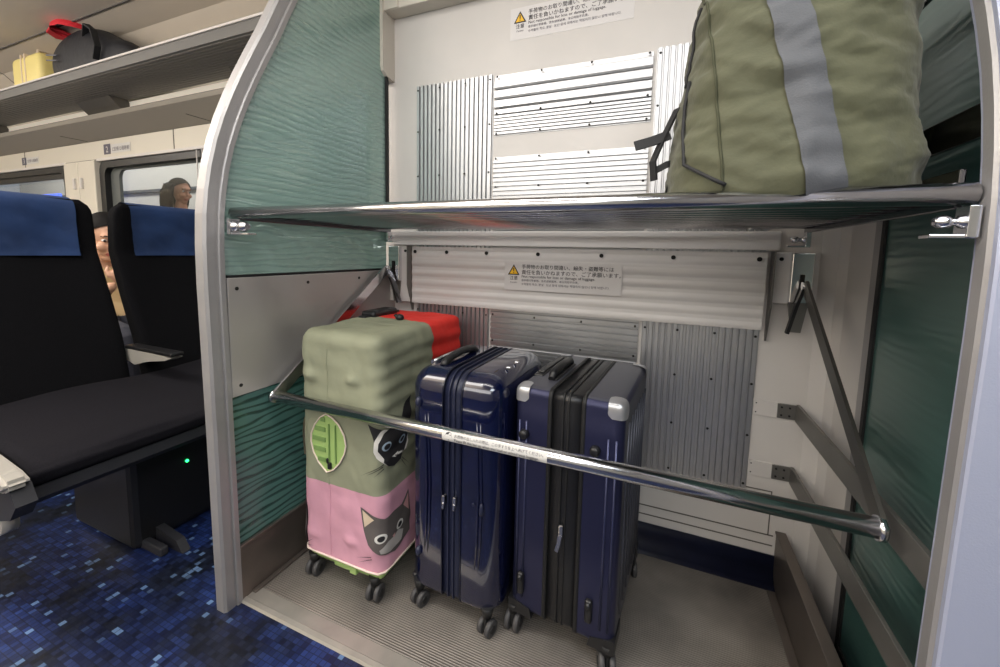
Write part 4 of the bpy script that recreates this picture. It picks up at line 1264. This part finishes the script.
def person(name, label, J, face_dir, head_c, hs, palm, zones, skinm, clothes, hair_long, loc):
    """J: dict of joints; builds one continuous remeshed body with head, face, ears and hands, then clothes and hair"""
    names = ['pelvis', 'belly', 'chest', 'neck', 'skull']
    names += ['shL', 'elL', 'wrL', 'shR', 'elR', 'wrR', 'hipL', 'knL', 'anL', 'toL', 'hipR', 'knR', 'anR', 'toR']
    rad = dict(pelvis=(.135, .105), belly=(.12, .095), chest=(.14, .10), neck=.052, skull=.06, hipL=.085, hipR=.085, knL=.058, knR=.058, anL=.038, anR=.038, toL=.03, toR=.03,
               shL=.055, shR=.055, elL=.04, elR=.04, wrL=.026, wrR=.026)
    idx = {n: i for i, n in enumerate(names)}
    E_ = [('pelvis', 'belly'), ('belly', 'chest'), ('chest', 'neck'), ('neck', 'skull'), ('chest', 'shL'), ('shL', 'elL'), ('elL', 'wrL'), ('chest', 'shR'), ('shR', 'elR'), ('elR', 'wrR'),
          ('pelvis', 'hipL'), ('hipL', 'knL'), ('knL', 'anL'), ('anL', 'toL'), ('pelvis', 'hipR'), ('hipR', 'knR'), ('knR', 'anR'), ('anR', 'toR')]
    bm = NB()
    me = skin_mesh([J[n] for n in names], [(idx[a], idx[c]) for a, c in E_], [rad[n] for n in names], 0); bm.from_mesh(me)
    # hands: palm plus five unequal bent fingers
    for s, w, el in (('L', 'wrL', 'elL'), ('R', 'wrR', 'elR')):
        W = V(J[w]); d, side = [V(x).normalized() for x in palm[s]]
        nrm = d.cross(side).normalized()
        ball(bm, W+d*.045, .04, (1, 1, 1), 2, Matrix((d*1.05, side*.95, nrm*.42)).transposed())
        for k, (o, l) in enumerate(((-.028, .066), (-.010, .076), (.009, .072), (.027, .056))):
            p0 = W+d*.07+side*o; p1 = p0+d*l*.5+nrm*.006; p2 = p1+(d*.75+nrm*.6)*l*.35; p3 = p2+(d*.3+nrm*.9)*l*.25
            tube(bm, [p0, p1, p2, p3], [.0095, .009, .0085, .007], 8)
        p0 = W+d*.025-side*.03; tube(bm, [p0, p0+d*.025-side*.02+nrm*.008, p0+d*.05-side*.022+nrm*.02], [.0115, .0105, .008], 8)
    # head
    f = V(face_dir).normalized(); up = V((0, 0, 1)); up = (up-f*up.dot(f)).normalized(); rt = f.cross(up)
    R = Matrix((rt, f, up)).transposed(); hc = V(head_c)
    def H(x, y, z): return hc+R@(V((x, y, z))*hs)
    def hb(x, y, z, r, s): 
        ball(bm, H(x, y, z), r*hs, s, 3, R)
    hb(0, -.012, .025, .1, (.76, .93, .92)); hb(0, .022, -.045, .07, (.82, .90, 1.0)); hb(0, .05, -.098, .028, (1.1, .9, .75))
    hb(0, .088, -.028, .0105, (1.1, 1.15, .85)); hb(0, .083, -.008, .0105, (.8, .8, 1.9)); hb(0, .074, .028, .03, (1.6, .6, .6))
    for s in (-1, 1): hb(s*.074, -.008, -.012, .026, (.3, .65, 1.15)); hb(s*.036, .066, -.035, .026, (1, .7, .9))
    hb(0, .079, -.066, .0125, (1.7, .7, .45)); hb(0, .077, -.078, .0125, (1.5, .75, .5))
    o = bpy.data.objects.new('rm', bpy.data.meshes.new('rm')); bm.to_mesh(o.data); bm.free(); COL.objects.link(o)
    md = o.modifiers.new('r', 'REMESH'); md.mode = 'VOXEL'; md.voxel_size = .0055; md.use_smooth_shade = True
    sm = o.modifiers.new('s', 'SMOOTH'); sm.factor = .5; sm.iterations = 3
    me = evaluated(o); bpy.data.objects.remove(o)
    t = thing(name, label, 'person', loc); L0 = V(loc)
    bm = NB(); bm.from_mesh(me)
    lips = H(0, .085, -.072)
    for fc in bm.faces:
        fc.smooth = True; c = fc.calc_center_median()
        q = R.transposed()@(c-hc)/hs
        fc.material_index = 1 if (abs(q.x) < .022 and q.y > .066 and abs(q.z+.072) < .0085) else 0
    body_copy = bm.copy()
    body = obj('body', bm, [skinm, 'lips'], t)
    for s in (-1, 1):
        b = NB(); ball(b, H(s*.031, .0735, .004), .0125*hs, (1, .6, .55), 2, R); e = obj('eye', b, 'eye_white', body)
        b = NB(); ball(b, H(s*.031, .0795, .003), .0062*hs, (1, .55, 1), 2, R); obj('iris', b, 'eye_dark', e)
        b = NB(); tube(b, [H(s*.014, .088, .026), H(s*.030, .086, .031), H(s*.047, .074, .026)], [.003*hs, .0035*hs, .002*hs], 6); obj('eyebrow', b, 'hair', body)
    for cname, m, test, off in clothes:
        cb = body_copy.copy(); cb.normal_update()
        bmesh.ops.delete(cb, geom=[fc for fc in cb.faces if not test(fc.calc_center_median())], context='FACES')
        for v in cb.verts: v.co += v.normal*off
        obj(cname, cb, m, body)
    body_copy.free()
    b = NB()   # hair: cap that leaves the face free, with long locks when asked
    def hair(u, v):
        a = 2*PI*u; ph = v*PI*.62
        fr = max(0, math.sin(a))**.7
        ph = v*PI*(.64-.33*fr)
        x, y, z = math.sin(ph)*math.cos(a), math.sin(ph)*math.sin(a), math.cos(ph)
        return H(x*.088, y*.098*(1 if y < 0 else .99)-.012, .028+z*.103)
    grid(b, 36, 16, lambda i, j: hair(i, max(j, .01)), closeu=True)
    if hair_long:
        for s in (-1, 1):
            for k in range(5):
                a = .35+k*.35
                p = [H(s*.083*math.cos(a*.6), .0-.022*k, .06), H(s*.086, -.012-.022*k, -.03), H(s*.084, -.015-.022*k, -.12), H(s*.08, -.02-.024*k, -.20)]
                tube(b, p, [.02*hs, .024*hs, .022*hs, .008*hs], 8)
        for k in range(5):
            x = -.06+.03*k
            tube(b, [H(x, -.09, .05), H(x*1.2, -.11, -.05), H(x*1.1, -.1, -.16), H(x, -.09, -.24)], [.024*hs, .028*hs, .026*hs, .01*hs], 8)
    obj('hair', b, 'hair', body, smooth=True)
    return t, H

# passenger in the row behind, looking down at a phone
hx, hy = -2.76, 1.185
J = dict(pelvis=(-2.82, hy, .56), belly=(-2.85, hy, .70), chest=(-2.86, hy, .82), neck=(-2.815, hy, .925), skull=(-2.785, hy, 1.0),
         shL=(-2.86, hy+.17, .845), elL=(-2.72, hy+.20, .63), wrL=(-2.565, hy+.08, .80), shR=(-2.86, hy-.17, .845), elR=(-2.72, hy-.20, .63), wrR=(-2.565, hy-.06, .80),
         hipL=(-2.74, hy+.095, .55), knL=(-2.38, hy+.11, .545), anL=(-2.36, hy+.11, .09), toL=(-2.24, hy+.11, .035), hipR=(-2.74, hy-.095, .55), knR=(-2.38, hy-.11, .545), anR=(-2.36, hy-.11, .09), toR=(-2.24, hy-.11, .035))
cl = [('shirt', 'shirt_tan', lambda c: .56 < c.z < .895 and c.x < -2.60 and not (c.z > .87 and abs(c.y-hy) < .05), .006),
      ('trousers', 'trousers', lambda c: c.z < .62 and not (c.z < .09) and not (c.x > -2.68 and c.z > .64) and c.z < .615 and (abs(c.y-hy) < .165), .008),
      ('shoes', 'wheel_black', lambda c: c.z < .092, .008)]
person('person', 'seated passenger in a tan top glimpsed through the gap between the two front seats', J, (1, -.12, -.34), (hx, hy, 1.035), 1.0,
       dict(L=((.15, -.35, .9), (.3, -.9, -.3)), R=((.15, .3, .9), (.3, .9, -.3))), None, 'skin', cl, False, (hx, hy, 0))
ph = NB(); box(ph, -2.575, -2.565, hy-.045, hy+.035, .875, 1.005, .004, rot=('Y', -.25))
tag(obj('phone', ph, 'phone'), 'white phone held up by the passenger seen between the seats', 'phone')

# solid figure standing outside in place of the reflection in the window
hx, hy = -4.45, 2.5
J = dict(pelvis=(hx, hy, .86), belly=(hx, hy, 1.0), chest=(hx, hy, 1.17), neck=(hx, hy, 1.355), skull=(hx, hy, 1.45),
         shL=(hx-.03, hy+.17, 1.26), elL=(hx-.05, hy+.21, 1.0), wrL=(hx+.06, hy+.19, .80), shR=(hx+.03, hy-.17, 1.26), elR=(hx, hy-.21, 1.0), wrR=(hx+.08, hy-.19, .80),
         hipL=(hx, hy+.09, .82), knL=(hx+.02, hy+.09, .46), anL=(hx, hy+.09, .08), toL=(hx+.12, hy+.10, .032), hipR=(hx, hy-.09, .82), knR=(hx+.02, hy-.09, .46), anR=(hx, hy-.09, .08), toR=(hx+.12, hy-.10, .032))
cl = [('shirt', 'shirt_dark', lambda c: .82 < c.z < 1.315, .007), ('trousers', 'trousers', lambda c: .08 < c.z < .90 and abs(c.y-hy) < .175, .009), ('shoes', 'wheel_black', lambda c: c.z < .085, .008)]
person('person', 'dark-haired woman with her head turned aside, seen in the train window', J, (.96, .22, -.12), (hx, hy, 1.525), 1.0,
       dict(L=((.25, 0, -1), (.9, 0, .2)), R=((.25, 0, -1), (-.9, 0, .2))), None, 'skin_tan', cl, True, (hx, hy, 0))

# ================================================================== LIGHT
def area(name, loc, rot, sx, sy, power, col=(1, .965, .925)):
    l = bpy.data.lights.new(name, 'AREA'); l.shape = 'RECTANGLE'; l.size = sx; l.size_y = sy; l.energy = power; l.color = col
    o = bpy.data.objects.new(name, l); COL.objects.link(o); o.location = loc; o.rotation_euler = rot
    return o
area('saloon_strip_light', (-3.6, -.1, 2.27), (0, 0, 0), 5.2, .5, 70)
area('saloon_uplight_fill', (-4.0, -.6, 1.75), (math.radians(180), 0, 0), 5.5, .3, 190)  # added unseen uplight, hung in mid-air to brighten the ceiling
area('bay_strip_light', (-.25, .16, 2.27), (math.radians(-10), 0, 0), 1.7, .4, 22)
area('vestibule_light', (.9, -.7, 2.25), (0, 0, 0), .8, .8, 24, (.86, .93, 1))
area('aisle_fill', (-.6, -1.5, 2.0), (math.radians(62), 0, 0), 3.2, .8, 42, (1, .97, .93))  # soft fill added from the camera side, not a real fitting
area('platform_light', (-6.5, 3.2, 3.2), (math.radians(20), 0, 0), 12, .6, 230)
w = bpy.data.worlds.new('world'); SC.world = w; w.use_nodes = True
w.node_tree.nodes['Background'].inputs[0].default_value = (.75, .78, .84, 1); w.node_tree.nodes['Background'].inputs[1].default_value = .5

# ================================================================== CAMERA
cam = bpy.data.cameras.new('camera'); co = bpy.data.objects.new('camera', cam); COL.objects.link(co)
yaw, pitch, roll = -.390706497, -.0996315308, .0211021596
f = V((math.sin(yaw)*math.cos(pitch), math.cos(yaw)*math.cos(pitch), math.sin(pitch)))
r = f.cross(V((0, 0, 1))).normalized(); u = r.cross(f)
c_, s_ = math.cos(roll), math.sin(roll)
rr_, uu_ = r*c_+u*s_, u*c_-r*s_
mw = Matrix((rr_, uu_, -f)).transposed().to_4x4(); mw.translation = V((0, 0, 1.0))
co.matrix_world = mw
cam.sensor_width = 36; cam.lens = 36*400.473/1000
cam.shift_x = 0; cam.shift_y = (291.813-333.5)/1000
cam.clip_start = .02
SC.camera = co
SC.view_settings.view_transform = 'Standard'
SC.view_settings.look = 'None'
SC.view_settings.exposure = -0.02
